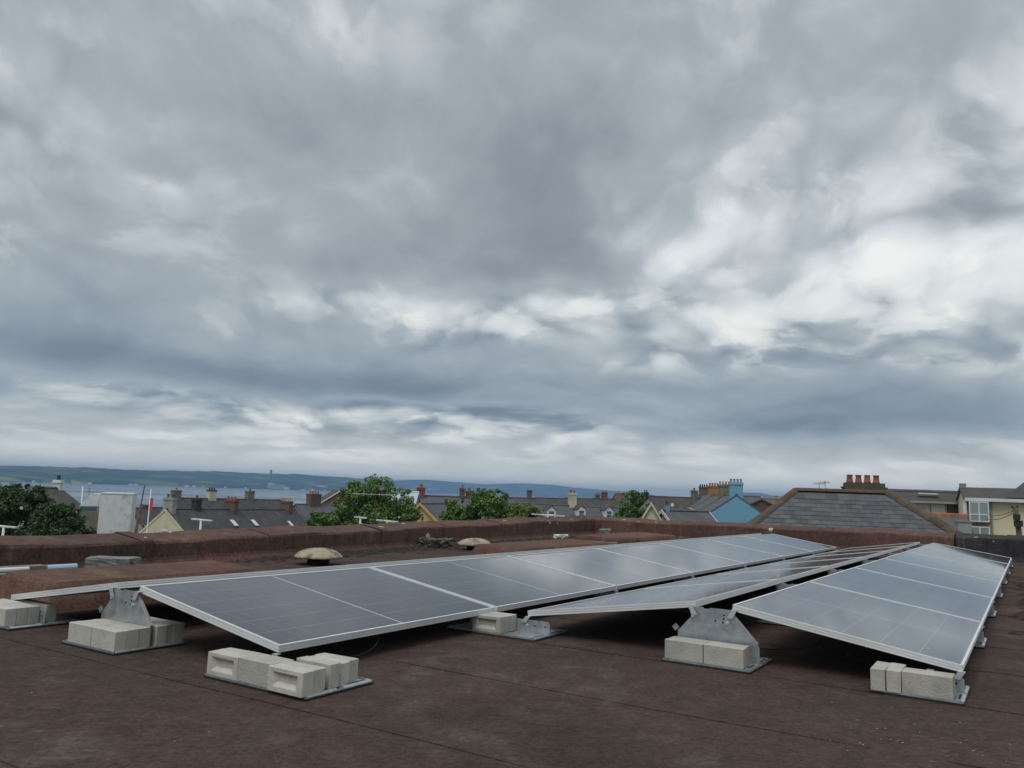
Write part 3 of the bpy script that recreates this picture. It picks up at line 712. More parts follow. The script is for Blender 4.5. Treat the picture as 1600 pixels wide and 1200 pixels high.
def rough_block(name, label, cat, s, t, lx, ly, lz, rz, m, tilt=0., seed=1, sub=3, amp=.006):
    bm = bmesh.new(); bmesh.ops.create_cube(bm, size=1)
    bmesh.ops.subdivide_edges(bm, edges=bm.edges[:], cuts=sub, use_grid_fill=True); rg = random.Random(seed)
    for v in bm.verts: v.co = Vector((v.co.x*lx, v.co.y*ly, (v.co.z+.5)*lz)) + Vector((rg.uniform(-amp,amp), rg.uniform(-amp,amp), rg.uniform(-amp,amp)))
    me = bpy.data.meshes.new(name); bm.to_mesh(me); bm.free(); me.materials.append(m)
    o = link(name, me, None, RW(s, t, .004), RZ+rz); o.rotation_euler.x = tilt
    return tag(o, label, cat)
rough_block('concrete_block', 'rough grey concrete block lying below the left parapet', 'block', 4.55, -7.30, .42, .22, .115, R(30), CONCG, R(1), 3, 4, .005).location.z = .05
rough_block('stone_block', 'small pale stone block in the far roof corner', 'stone', 17.0, -8.25, .26, .18, .16, R(20), PLANK, .06, 4, 3, .012)
rough_block('rubble_heap', 'grey mossy lump of rubble at the foot of the left parapet', 'rubble', 10.45, -8.02, .62, .28, .13, R(88), MOSS, 0, 6, 5, .030)
rough_block('white_scrap', 'small crumpled pale scrap near the far corner of the parapet', 'scrap', 15.1, -8.35, .30, .12, .07, R(30), WHITEG, 0, 8, 3, .015)
rough_block('plank', 'short grey board leaning between the two far plinths', 'board', 12.05, -5.95, .62, .05, .17, R(4), PLANK, .1, 9, 2, .003)
def lying(name, label, cat, parts, m):
    b = MB()
    for p in parts: b.tube(*p, 10) if len(p) == 2 else b.obox(*p)
    return tag(b.build(name, m, smooth=False), label, cat)
lying('plastic_pipe', 'pale blue plastic pipe at the left edge, end showing above the plinth', 'pipe', [([RW(3.3,-7.42,.085), RW(4.22,-7.34,.095)], .030)], PIPEB)
lying('plastic_pipe', 'thin pale blue pipe lying under the thick one', 'pipe', [([RW(3.2,-7.20,.035), RW(4.28,-7.22,.035)], .022)], PIPEB)
lying('timber_board', 'dark greenish board laid across the pipes at the left edge', 'board', [(RW(3.35,-7.20,.125), D2*.5, Q2*.07, Vector((0,0,.016)))], OLIVE)
lying('timber_board', 'splintered pale board end at the left picture edge', 'board', [(RW(2.9,-6.62,.13), D2*.45, Q2*.06, Vector((0,0,.022)))], PLANK)
lying('plastic_pipe', 'white strip over the splintered board at the left picture edge', 'pipe', [([RW(2.5,-6.70,.172), RW(3.45,-6.66,.172)], .018)], WHITEG)
cable('pale cord lying on the roof beyond the left ridge', [RW(6.1,-6.35,.012), RW(6.3,-6.5,.012), RW(6.5,-6.45,.014), RW(6.75,-6.55,.012)], .007).data.materials[0] = WHITEG
# leaf litter along the parapet, moss by the right edge, grit over the near roof
def scatter(name, pts, size, m, flat=.5, seed=0):
    rg = random.Random(seed); b = MB()
    for p in pts:
        r = size*rg.uniform(.4, 1.3); a = rg.uniform(0, pi); ux = Vector((math.cos(a), math.sin(a), 0))*r; uy = Vector((-math.sin(a), math.cos(a), 0))*r*rg.uniform(.4,.9); h = r*flat*rg.uniform(.5,1)
        p = Vector(p); b.add([p-ux-uy, p+ux-uy*.6, p+ux*.7+uy, p-ux*.8+uy, p+Vector((0,0,h))+ux*rg.uniform(-.4,.4)], [(0,1,4),(1,2,4),(2,3,4),(3,0,4)])
    o = b.build(name, m); o['kind'] = 'stuff'; return o
rg = random.Random(5); pts = []
for k in range(1500):
    s = rg.triangular(6.2, 12.2, 9.2); w = abs(rg.gauss(0, .22)); pts.append(RW(s, -7.86-(s-3.7)*.080+.12+w, .007))
for k in range(300): pts.append(RW(rg.uniform(12,17.2), -8.5+abs(rg.gauss(0,.2)), .007))
scatter('leaf_litter', pts, .035, LITTER, .7, 1)
pts = []
for c, sd_, n in (((8.3,-.02),(.25,.05),90), ((9.2,.25),(.5,.14),420), ((10.6,.4),(.8,.25),220), ((7.2,.15),(.12,.12),60), ((11.8,.1),(.5,.15),120)):
    for k in range(n): pts.append(RW(rg.gauss(c[0],sd_[0]), rg.gauss(c[1],sd_[1]), .007))
scatter('moss_litter', pts, .058, LITTER, .55, 2)
pts = [RW(rg.uniform(1.2,6), rg.uniform(-5,1.8), .0075) for k in range(120)]+[RW(rg.gauss(3.6,.25), rg.gauss(-.35,.22), .0075) for k in range(40)]
scatter('grit', pts, .0032, GRIT, .5, 3)

# ------------------------------------------------------------------ houses
def chimney(parent, x, y, z, w, d, h, m, pots=2, pm=None, cap=True, potr=None, poth=.35, capm=None):
    b = MB(); b.box(x-w/2, x+w/2, y-d/2, y+d/2, z-1.2, z+h)
    if cap:
        b2 = MB(); b2.box(x-w/2-.07, x+w/2+.07, y-d/2-.07, y+d/2+.07, z+h+.002, z+h+.14); b2.box(x-w/2-.02, x+w/2+.02, y-d/2-.02, y+d/2+.02, z+h+.142, z+h+.24)
    o = b.build('chimney', m, parent)
    if cap: b2.build('chimney_cap', capm or m, o)
    along_y = d > w; span = (d if along_y else w); r = potr or min(.14, span/(pots*2.6) if pots else .1)
    for k in range(pots):
        u = (k+.5)/pots*span-span/2; p = MB()
        p.lathe([(r*1.1,0),(r*.85,poth*.3),(r*.8,poth*.8),(r*1.05,poth*.86),(r*1.0,poth)], 10)
        p.build('chimney_pot', pm or POT, o, (x+(0 if along_y else u), y+(u if along_y else 0), z+h+(.24 if cap else 0)))
    return o
def window(parent, x, y, z, w, h, fm=None, gm=None, bars=(1,1), face=-1):
    # on a wall facing local -y (face=-1)
    b = MB(); t = .05; y0, y1 = (y-.05, y+.02) if face < 0 else (y-.02, y+.05)
    b.box(x-w/2, x+w/2, y0, y1, z, z+t); b.box(x-w/2, x+w/2, y0, y1, z+h-t, z+h); b.box(x-w/2, x-w/2+t, y0, y1, z+t, z+h-t); b.box(x+w/2-t, x+w/2, y0, y1, z+t, z+h-t)
    for k in range(1, bars[0]+1): xx = x-w/2+w*k/(bars[0]+1); b.box(xx-.025, xx+.025, y0+.004, y1, z+t, z+h-t)
    for k in range(1, bars[1]+1): zz = z+h*k/(bars[1]+1); b.box(x-w/2+t, x+w/2-t, y0+.007, y1, zz-.025, zz+.025)
    f = b.build('window', fm or WHITE, parent)
    g = MB(); g.box(x-w/2+t, x+w/2-t, y-.012, y+.012, z+t, z+h-t); g.build('pane', gm or GLASS, f); return f
def house(name, label, A, B, half, drop, depth, wallm, roofm, group=None, chim=(), dorm=(), lights=(), barge=None, cat='house', winl=(), ridge=None, hip=(0,0), gutter=WHITE, over=.18, bside=(-1,1)):
    # ridge from A to B (local x), half = half width of the roof in plan, drop = ridge above eaves, depth = eaves above ground
    A, B = Vector(A), Vector(B); v = B-A; L = math.hypot(v.x, v.y); rz = math.atan2(v.y, v.x); rzv = (A.z+B.z)/2
    base = Vector(((A.x+B.x)/2, (A.y+B.y)/2, rzv-drop-depth))
    o = thing(name, label, cat, base, rz, group); e = depth; zr = depth+drop; l = L/2
    w = MB()
    ha, hb = hip
    vs = [(-l,-half+.2,0),(l,-half+.2,0),(l,half-.2,0),(-l,half-.2,0),(-l,-half+.2,e),(l,-half+.2,e),(l,half-.2,e),(-l,half-.2,e),(-l,0,zr-.05 if not ha else e),(l,0,zr-.05 if not hb else e)]
    w.add(vs, [(0,1,5,4),(2,3,7,6),(0,4,8,7,3),(1,2,6,9,5),(4,5,9,8),(6,7,8,9)])
    w.build('wall', wallm, o)
    r = MB(); ex = l+over; sl = drop/half; zo = e-.1
    for sg in (-1, 1):
        a = (-ex, sg*(half+.1), zo); b_ = (ex, sg*(half+.1), zo); c = (ex-hb*half, 0, zr+.08); d = (-ex+ha*half, 0, zr+.08)
        r.slab([a, b_, c, d] if sg < 0 else [b_, a, d, c], .13)
    if ha: r.slab([(-ex, half+.1, zo), (-ex, -half-.1, zo), (-ex+ha*half, 0, zr+.08)], .13)
    if hb: r.slab([(ex, -half-.1, zo), (ex, half+.1, zo), (ex-hb*half, 0, zr+.08)], .13)
    roof = r.build('roof', roofm, o)
    rd = MB(); rd.prism([(-.14,.0),(0,.12),(.14,.0),(0,.05)], -ex+ha*half, ex-hb*half); rd.v = [(y, x, z) for x, y, z in rd.v]
    rd.build('ridge_tiles', ridge or roofm, roof, (0,0,zr+.06))
    for sg in (-1,1): g = MB(); g.box(-l, l, sg*(half+.17)-.06, sg*(half+.17)+.06, e-.2, e-.09); g.build('gutter', gutter, o)
    if barge:
        for sx in bside:
            bb = MB()
            for sg in (-1, 1):
                p0 = Vector((sx*(ex+.03), sg*(half+.12), zo-.1)); p1 = Vector((sx*(ex+.03), 0, zr)); bb.obox((p0+p1)/2, (p1-p0)/2, (.025,0,0), (0,0,.13))
            bb.build('bargeboard', barge, o)
    for c in chim:
        x, w_, d_, h_, m_, n_, pm_ = c[:7]; kw = c[7] if len(c) > 7 else {}
        y_ = kw.pop('y', 0) if kw else 0
        chimney(o, x*l, y_, zr, w_, d_, h_, m_, n_, pm_, **kw)
    for x, zz, ww, hh in dorm:                       # white dormers on the front slope; zz = sill height under the ridge
        z0 = zr-zz; yf = -(zz-.05)/sl-.25; yb = 0 if False else -(zz-hh-.5)/sl*.6
        q = MB(); W2 = ww/2
        q.prism([(x*l-W2,z0-.3),(x*l+W2,z0-.3),(x*l+W2,z0+hh),(x*l,z0+hh+W2*.75),(x*l-W2,z0+hh)], yf, min(yf+2.2, -.1)); dm = q.build('dormer', WHITE, o)
        k = MB(); k.slab([(x*l-W2-.1,yf-.1,z0+hh-.02),(x*l,yf-.1,z0+hh+W2*.75+.1),(x*l,min(yf+2.3,-.05),z0+hh+W2*.75+.1),(x*l-W2-.1,min(yf+2.3,-.05),z0+hh-.02)],.05)
        k.slab([(x*l,yf-.1,z0+hh+W2*.75+.1),(x*l+W2+.1,yf-.1,z0+hh-.02),(x*l+W2+.1,min(yf+2.3,-.05),z0+hh-.02),(x*l,min(yf+2.3,-.05),z0+hh+W2*.75+.1)],.05); k.build('dormer_roof', WHITE if hh < 0 else SLATE_D, dm)
        p = MB(); p.box(x*l-W2*.55, x*l+W2*.55, yf-.03, yf-.004, z0+.05, z0+hh*.85); p.build('dormer_window', GLASS, dm)
        p = MB(); p.box(x*l-W2*.55, x*l+W2*.55, yf-.05, yf-.031, z0+hh*.45-.03, z0+hh*.45+.03); p.build('glazing_bar', WHITE, dm)
    for x, u, ww, hh in lights:                      # roof windows on the front slope, u = fraction down the slope
        n = Vector((0,-sl,1)).normalized(); up = Vector((0,1,sl)).normalized(); c = Vector((x*l, -u*half, zr-u*drop+.14))
        q = MB(); q.obox(c, (ww/2,0,0), up*hh/2, n*.05); f = q.build('skylight', LEAD, roof)
        q = MB(); q.obox(c+n*.056, (ww/2-.07,0,0), up*(hh/2-.08), n*.004); q.build('pane', WHITE, f)
    for wv in winl: window(o, wv[0]*l, -half+.2, wv[1], wv[2], wv[3], *wv[4:])
    return o
def split(P0, P1, n): return [P0.lerp(P1, k/n) for k in range(n+1)]
def terrace(A, B, n, labels, group, gap=.03, **kw):
    P = split(Vector(A), Vector(B), n); d = (P[1]-P[0]).normalized()*gap; out = []
    per = kw.pop('per', [{}]*n)
    for k in range(n): out.append(house('terraced_house', labels[k], P[k]+d, P[k+1]-d, group=group, over=-.005 if 0 else .0, **{**kw, **per[k]}))
    return out
# front terrace at the left: cream gable end towards the camera
G1 = 'front terrace of slate houses above the lough'
terrace(at(258,796,84), at(462,797,108), 4, ['cream gabled end house with grey and black stacks, left end of the front terrace', 'slate house with a red potted stack and skylight, second in the front terrace', 'slate house with a skylight and no stack, third in the front terrace', 'dark slate house with yellow chimney pots, right end of the front terrace'], G1,
    half=3.0, drop=2.5, depth=5.6, wallm=CREAM, roofm=SLATE_D, barge=None,
    per=[dict(chim=[(-.80,.62,1.15,1.0,GREYW,2,STONE),(.56,.8,.7,.9,BLACK,1,STONE)], barge=CREAM, bside=(-1,)), dict(chim=[(.53,.8,1.4,.9,BRICKB,3,POT,dict(capm=BRICKR))], lights=[(-.07,.62,.8,1.1)]), dict(lights=[(-.80,.62,.8,1.1)]), dict(chim=[(.25,.9,1.4,.9,BRICKB,4,POTY)], lights=[(-.44,.70,.7,1.0)])])
# gable window on the cream end
_h = [o for o in COL.objects if o.get('label','').startswith('cream gabled end')][0]
_b = MB(); _v = [c for c in _h.children if c.name.startswith('wall')][0]; _x = min(v.co.x for v in _v.data.vertices)
_b.box(_x-.06, _x+.02, -.55, .15, 5.3, 6.15); _f = _b.build('window', WHITE, _h); _b = MB(); _b.box(_x-.075, _x-.061, -.45, .05, 5.36, 5.95); _b.build('pane', OLIVE, _f)
# rear terrace
terrace(at(268,778.5,122), at(446,782,140), 4, ['slate house with a tall olive capped chimney, left end of the rear terrace', 'slate house with a cream stack, second in the rear terrace', 'slate house with an olive stack, third in the rear terrace', 'slate house with a plain ridge, right end of the rear terrace'], 'rear terrace of slate houses above the lough',
    half=3.4, drop=2.6, depth=5.6, wallm=GREYW, roofm=SLATE_D,
    per=[dict(chim=[(-.75,1.2,.9,1.0,OLIVE,1,POT)]), dict(chim=[(-.47,1.25,.9,1.2,CREAM,3,STONE,dict(capm=STONE))]), dict(chim=[(.22,1.2,.9,1.2,OLIVE,1,STONE)]), dict()])
# right of the terrace: greyer roof with the big brown stack, then the red gable house
house('slate_house', 'grey slate house with a broad brown stack of red and yellow pots', at(462,787,112), at(552,791,122), 3.6, 2.8, 5.5, GREYW, SLATE_G, chim=[(-.42,2.0,.9,1.3,BRICKB,4,POT)], group=None)
house('brick_house', 'red brick gabled house with white bargeboards beside the big tree', at(530,767.5,150), at(519,767.5,163), 3.4, 2.2, 6, BRICKR, SLATE_D, barge=WHITE)
# far left
house('slate_house', 'grey roofed house with a white chimney behind the left trees', at(62,764,60), at(93,764,62.9), 2.3, 1.5, 6, CREAM, SLATE_B, chim=[(.80,.45,.55,.45,WHITEG,1,BLACK)])
house('slate_house', 'dark roofed house behind the wooden post', at(200,793,118), at(262,795,126), 3, 2.2, 6, GREYW, SLATE_D, chim=[(-.1,.9,.6,.3,BRICKB,0,None)])
# white block with a sloping wing
def white_block():
    p = at(183,772,52); o = thing('white_block', 'tall plain white rendered block with a lower grey wing', 'building', (p.x, p.y, -10), R(20))
    z = p.z+10; b = MB(); b.box(-.93, .93, 0, 3, 0, z); b.build('tower', WHITEG, o)
    c = MB(); c.box(-.95, .95, -.03, 3.03, z+.002, z+.06); c.build('coping', WHITE, o)
    b = MB(); b.prism([(-2.1,z-.80),(-.935,z-.80),(-.935,z-.04),(-1.55,z-.04)], .3, 2.6); w = b.build('white_gable', WHITEG, o)
    b = MB(); b.box(-1.35,-1.05,.27,.298,z-.78,z-.2); b.build('panel', WHITE, w)
    b = MB(); b.box(-2.15, -.935, .15, 3, 0, z-1.15); b.build('grey_wing', OLIVE, o)
    b = MB(); b.box(-2.12, -.935, .2, 2.9, z-1.148, z-.802); f = b.build('window', LEAD, o)
    b = MB(); b.box(-2.0, -1.1, .185, .199, z-1.08, z-.86); b.build('pane', GLASS, f)
    pl = MB(); pl.tube([(-1.72,1,z-.5),(-1.74,1,z+.45)], .012, 6); pl.tube([(-1.8,1,z+.25),(-1.66,1,z+.25)], .01, 6); pl.tube([(-1.8,1,z+.1),(-1.66,1,z+.1)], .01, 6); pl.build('aerial', BLACK, o)
white_block()
# houses between the trees
house('slate_house', 'grey roofed house with an ochre gable between the two tree groups', at(658,787,70), at(700,788,76), 2.3, 1.9, 6, YELLOW, SLATE_G, bside=(-1,), barge=YELLOW)
house('slate_house', 'long grey roofed house with a red stack behind the ochre gable', at(655,776,92), at(800,779.5,96), 3.4, 2.4, 6, GREYW, SLATE_G, ridge=SLATE_B, chim=[(-.97,.7,.9,.75,BRICKR,2,POT),(-.10,.5,.5,.85,BRICKB,1,POT),(.05,.6,.6,.55,BRICKB,1,POT)])
house('tin_shed', 'pale blue tin roofed building behind the big tree', at(600,768,84), at(652,771,84), 2.5, 1.0, 6, GREYW, TIN, cat='building')
# dormer terrace
G3 = 'terrace with white dormers beyond the corner of the roof'
terrace(at(796,786,98), at(1018,797,104), 4, ['slate house with one half hidden dormer, left end of the dormer terrace', 'slate house with a tall cream stack and dormer, second in the dormer terrace', 'slate house with one dormer over its middle, third in the dormer terrace', 'slate house with a dormer touching the round tree, right end of the dormer terrace'], G3,
    half=3.2, drop=2.6, depth=5.6, wallm=TEAL, roofm=SLATE_G,
    per=[dict(dorm=[(.95,1.55,1.15,.95)]), dict(chim=[(.42,.85,.7,1.35,CREAM,2,POT)], dorm=[(.62,1.35,1.1,1.0)]), dict(dorm=[(.18,1.25,1.1,1.0)]), dict(dorm=[(-.45,.95,1.1,1.0)])])
terrace(at(790,778,150), at(1010,781,158), 5, [f'brown slate house of the back row, {a}' for a in ('leftmost, with a dark single stack', 'second, with a plain ridge', 'third, behind the tall cream stack', 'fourth, with a brick stack and pots', 'fifth, with a black stack by the round tree')], 'back row of brown roofs beyond the dormers',
    half=3.5, drop=2.6, depth=5.6, wallm=GREYW, roofm=SLATE_B,
    per=[dict(chim=[(.62,.75,.75,1.3,BRICKB,0,None)]), dict(), dict(), dict(chim=[(-.6,.7,.7,.6,BRICKB,2,POT),(-.1,1.0,.7,1.1,BRICKB,2,POT),(.9,.8,.7,1.1,ORANGE,1,POTY)]), dict(chim=[(.95,.9,.9,1.3,BLACK,2,STONE)])])
house('slate_house', 'dark red ridged house farther back between two stacks', at(962,773,190), at(1000,773.5,192), 3, 2, 6, GREYW, SLATE_B)
# mossy long roof and the low grey roof before the blue house
house('slate_house', 'long mossy brown roof with a white satellite dish left of the blue house', at(1014,776.5,112), at(1112,779.5,118), 3.6, 2.6, 6, GREYW, SLATE_B, chim=[(.42,.7,.7,.9,OLIVE,1,STONE)])
house('slate_house', 'low grey slate roof with a small blue chimney and white bargeboard', at(1037,798.5,62), at(1104,800.5,64), 2.5, 1.9, 6, WHITE, SLATE_G, chim=[(-.86,.30,.32,.42,BLUE,1,STONE,dict(cap=False))], barge=WHITE)
house('cream_house', 'thin cream gable beside the round tree', at(1018,786,60), at(1021,786,70), 1.3, 2.2, 6, CREAM, SLATE_B, barge=CREAM)
# blue house and the terrace climbing away behind it
GB = 'stepped terrace behind the blue gable'
_P = [at(1151,774.5,82), at(1133,774,93), at(1116,773.5,106), at(1100,773.5,121), at(1088,773.5,138)]
_lab = ['bright blue gabled house with a blue chimney stack', 'house with a pale stone stack right behind the blue gable', 'house with an orange stack, second behind the blue gable', 'house with a dark stack, farthest behind the blue gable']
_wm = [BLUE, WHITE, GREYW, WHITE]; _cm = [BLUE, OLIVE, ORANGE, BRICKB]; _pm = [LEAD, POTY, POT, BLACK]
for k in range(4):
    a, b_ = _P[k], _P[k+1]; d = (b_-a).normalized()*.02
    house('terraced_house', _lab[k], a+d, b_-d, 2.75, 1.75, 6.5, _wm[k], SLATE_G, group=GB, over=.04, chim=[(-.90,.8,1.3,1.05 if k == 0 else .95,_cm[k],4,_pm[k])], lights=[(.2,.5,.9,1.0)] if k == 0 else ())
house('slate_house', 'dark blue slate roof with a white verge right of the blue house', at(1158,776,100), at(1187,776.5,100), 3, 2, 6, GREYW, SLATE_G, barge=WHITE)
_bh = house('brick_house', 'brown brick wall end with chimney pots behind the hipped roof', at(1192,781,88), at(1222,781,90), 2, .6, 7, BRICKB, BRICKB, chim=[(.3,.9,.6,.1,BRICKB,3,POTY,dict(cap=False))])

# ------------------------------------------------------------------ hipped slate roof next door: slates and hip tiles one by one
def hipped_roof():
    A, B = at(1243,766.5,27), at(1389,769,26.3); v = B-A; L = math.hypot(v.x, v.y); rz = math.atan2(v.y, v.x)
    zr = (A.z+B.z)/2; c = (A+B)/2; half = 4.2; drop = 2.75; base = zr-drop-6.4
    o = thing('hipped_house', 'near house with a hipped roof of large grey slates and four terracotta chimney pots', 'house', (c.x, c.y, base), rz)
    l = L/2; z0 = zr-base; e = z0-drop; hx = 3.5
    w = MB(); w.box(-l-hx+.3, l+hx-.3, -half+.3, half-.3, 0, e+.02); w.build('wall', GREYW, o)
    r = MB(); P = lambda x, y, z: (x, y, z)
    a0, a1, a2, a3 = (-l-hx,-half,e), (l+hx,-half,e), (l+hx,half,e), (-l-hx,half,e); t0, t1 = (-l,0,z0), (l,0,z0)
    r.add([a0,a1,a2,a3,t0,t1], [(0,1,5,4),(2,3,4,5),(1,2,5),(3,0,4),(3,2,1,0)]); roof = r.build('roof', SLATE_D, o)
    up = Vector((0,half,drop)); sl = up.length; up.normalize(); n = Vector((0,-drop,half)).normalized()
    cw, chh, gauge = .345, .40, .235
    rows = int(sl/gauge); placed = 0
    me = []
    for k in range(3):
        b = MB(); rg = random.Random(k); q = [(-cw/2+.003,0,0),(cw/2-.003,0,0),(cw/2-.003,chh,0),(-cw/2+.003,chh,0)]
        q = [(x+rg.uniform(-.004,.004), y+rg.uniform(-.005,.005), 0) for x, y, _ in q]
        b.add([(x,y,.022 if y < .1 else .003) for x, y, _ in q]+[(x,y,.010 if y < .1 else -.004) for x, y, _ in q], [(0,1,2,3),(0,4,5,1),(1,5,6,2),(3,7,4,0),(2,6,7,3)]); me.append(b.mesh('slate', SLATE))
    frame = Matrix((Vector((1,0,0)), up, n)).transposed().to_4x4()
    rest = MB(); rgd = random.Random(3)
    for j in range(rows-1, -1, -1):
        d = j*gauge; z = e+up.z*d; y = -half+up.y*d; xl = l+hx*(1-d/sl)
        off = (j % 2)*cw/2; x = -xl+off*.5
        i = math.floor((-xl)/cw)
        for i in range(math.floor(-xl/cw)-1, math.ceil(xl/cw)+1):
            x = i*cw+off+cw/2; dd = min(d+chh, sl); xt = l+hx*(1-dd/sl)
            if abs(x)+cw/2 > xl-.02: continue
            if abs(x)+cw/2 > xt+.16: continue
            if d+chh > sl+.05: continue
            pos = Vector((x, y, z))+n*rgd.uniform(.002,.006)
            m4 = Matrix.Translation(pos) @ frame @ Matrix.Rotation(rgd.uniform(-.012,.012)*(3.5 if rgd.random() < .08 else 1), 4, 'Z')
            if placed < 300:
                s = link('slate', me[rgd.randrange(3)], roof); s.matrix_local = m4; placed += 1
            else:
                mm = me[0]; rest.add([tuple(m4 @ vv.co) for vv in mm.vertices], [tuple(p.vertices) for p in mm.polygons])
    if rest.v: rest.build('lower_slates', SLATE, roof)['kind'] = 'stuff'
    # half-round tiles along ridge and hips
    def tiles(p, q, m, r_, step):
        p, q = Vector(p), Vector(q); d = q-p; nn = max(1, int(d.length/step)); d.normalize(); side = d.cross(Vector((0,0,1))).normalized(); u = side.cross(d)
        prof = [(-1,-.35),(-.75,.35),(-.3,.72),(.3,.72),(.75,.35),(1,-.35)]; mesh = None
        for k in range(nn):
            c0 = p+d*(k*(q-p).length/nn); b = MB(); ln = (q-p).length/nn-.008
            vs = [c0+side*(x*r_)+u*(zz*r_*.6+.012)+d*y for y in (0, ln) for x, zz in prof]
            b.add(vs, [(i,i+1,i+7,i+6) for i in range(5)]+[(0,1,2,3,4,5),(11,10,9,8,7,6)]); b.build('ridge_tile', m, roof)
    tiles(t0, t1, HIPT, .15, .42); tiles(a0, t0, HIPT, .15, .42); tiles(a1, t1, HIPT, .21, .42)
    # chimney with stepped stone cap
    cx = (1355-1243)/146*L-l; ch = MB(); ch.box(cx-.52, cx+.52, .25, .75, z0-.8, z0+.02); st = ch.build('chimney', STONE, o)
    k = MB(); s_ = .021
    k.prism([(cx-.57,z0+.022),(cx+.57,z0+.022),(cx+.68,z0+.17),(cx-.68,z0+.17)], .12, .9); k.build('corbel', STONE, st)
    k = MB(); k.box(cx-.60, cx+.60, .2, .8, z0+.172, z0+.30); k.build('chimney_cap', STONE, st)
    for i in range(4):
        p = MB(); p.lathe([(.125,0),(.105,.05),(.088,.16),(.085,.22),(.098,.235),(.102,.265),(.08,.27)], 16); p.build('chimney_pot', POT, st, (cx+(-.435+i*.272), .5, z0+.30), smooth=True)
    return o, rz, c, z0+base
hipped_roof()
def aerial(label, x, y, Y, h, w, flip=1, m=None):
    p = at(x, y, Y); o = thing('tv_aerial', label, 'aerial', (p.x, p.y, p.z-h)); b = MB(); b.tube([(0,0,0),(0,0,h)], .012, 6); b.build('mast', LEAD if not m else WOOD, o)
    c = MB(); c.tube([(-w*.5,0,h*.92),(w*.5,0,h*.92)], .010, 6); c.build('boom', m or LEAD, o)
    for k in range(6):
        e = MB(); xx = -w*.5+w*(k+.5)/6; e.tube([(xx,-.18,h*.92),(xx,.18,h*.92)], .006, 5); e.tube([(xx,0,h*.92-.07),(xx,0,h*.92+.07)], .006, 5); e.build('element', m or LEAD, o)
aerial('left of the two thin aerials above the hipped roof', 1280, 753, 36, .9, .5)
aerial('right of the two thin aerials above the hipped roof, a little taller', 1289, 751, 36, .95, .4)
aerial('wide pale aerial in front of the big tree', 587, 765, 30, 2.2, 1.7, m=WHITEG)
aerial('small aerial on the pale stack behind the blue chimney', 1133, 755, 93, 1.0, .8)

# ------------------------------------------------------------------ buildings on the right
house('modern_block', 'long dark roofed block with white walls behind the hipped roof', at(1380,768,48), at(1514,772.5,47), 1.5, .40, 6.0, WHITEG, SLATE_B, cat='building',
      winl=[(.12,5.2,.85,.72,GREYW,WHITE,(0,0)),(.62,5.22,1.35,.7,BLACK,GLASS,(1,0)),(.96,5.22,.3,.7,BLACK,GLASS,(0,0))], lights=[(-.05,.62,1.1,.25),(.75,.85,1.0,.22)], gutter=GREYW)
def low_slate():
    A, B = at(1446,808,36), at(1513,810,35); o = house('slate_house', 'low slate roof topped with orange ridge tiles right of the hipped roof', A, B, 2.0, 1.0, 6.5, GREYW, SLATE, over=.02, gutter=GREYW)
    roof = [c for c in o.children if c.name.startswith('roof')][0]; L = (B-A).length
    n = 5
    for k in range(n):
        b = MB(); b.prism([(-.16,-.14),(-.12,.02),(0,.09),(.12,.02),(.16,-.14)], -L/2+k*L/n+.004, -L/2+(k+1)*L/n-.004); b.v = [(y,x,z) for x,y,z in b.v]; b.build('ridge_tile', TILE_R, roof, (0,0,7.62))
    p = at(1505,816,33); b = MB(); b.box(-.25,.25,-.25,.25,-6,0)
    q = thing('grey_pillar', 'square pale grey rendered pillar at the end of the low slate roof', 'pillar', (p.x, p.y, p.z), R(-15)); b.build('shaft', GREYW, q)
    c = MB(); c.box(-.28,.28,-.28,.28,.002,.06); c.build('coping', LEAD, q)
low_slate()
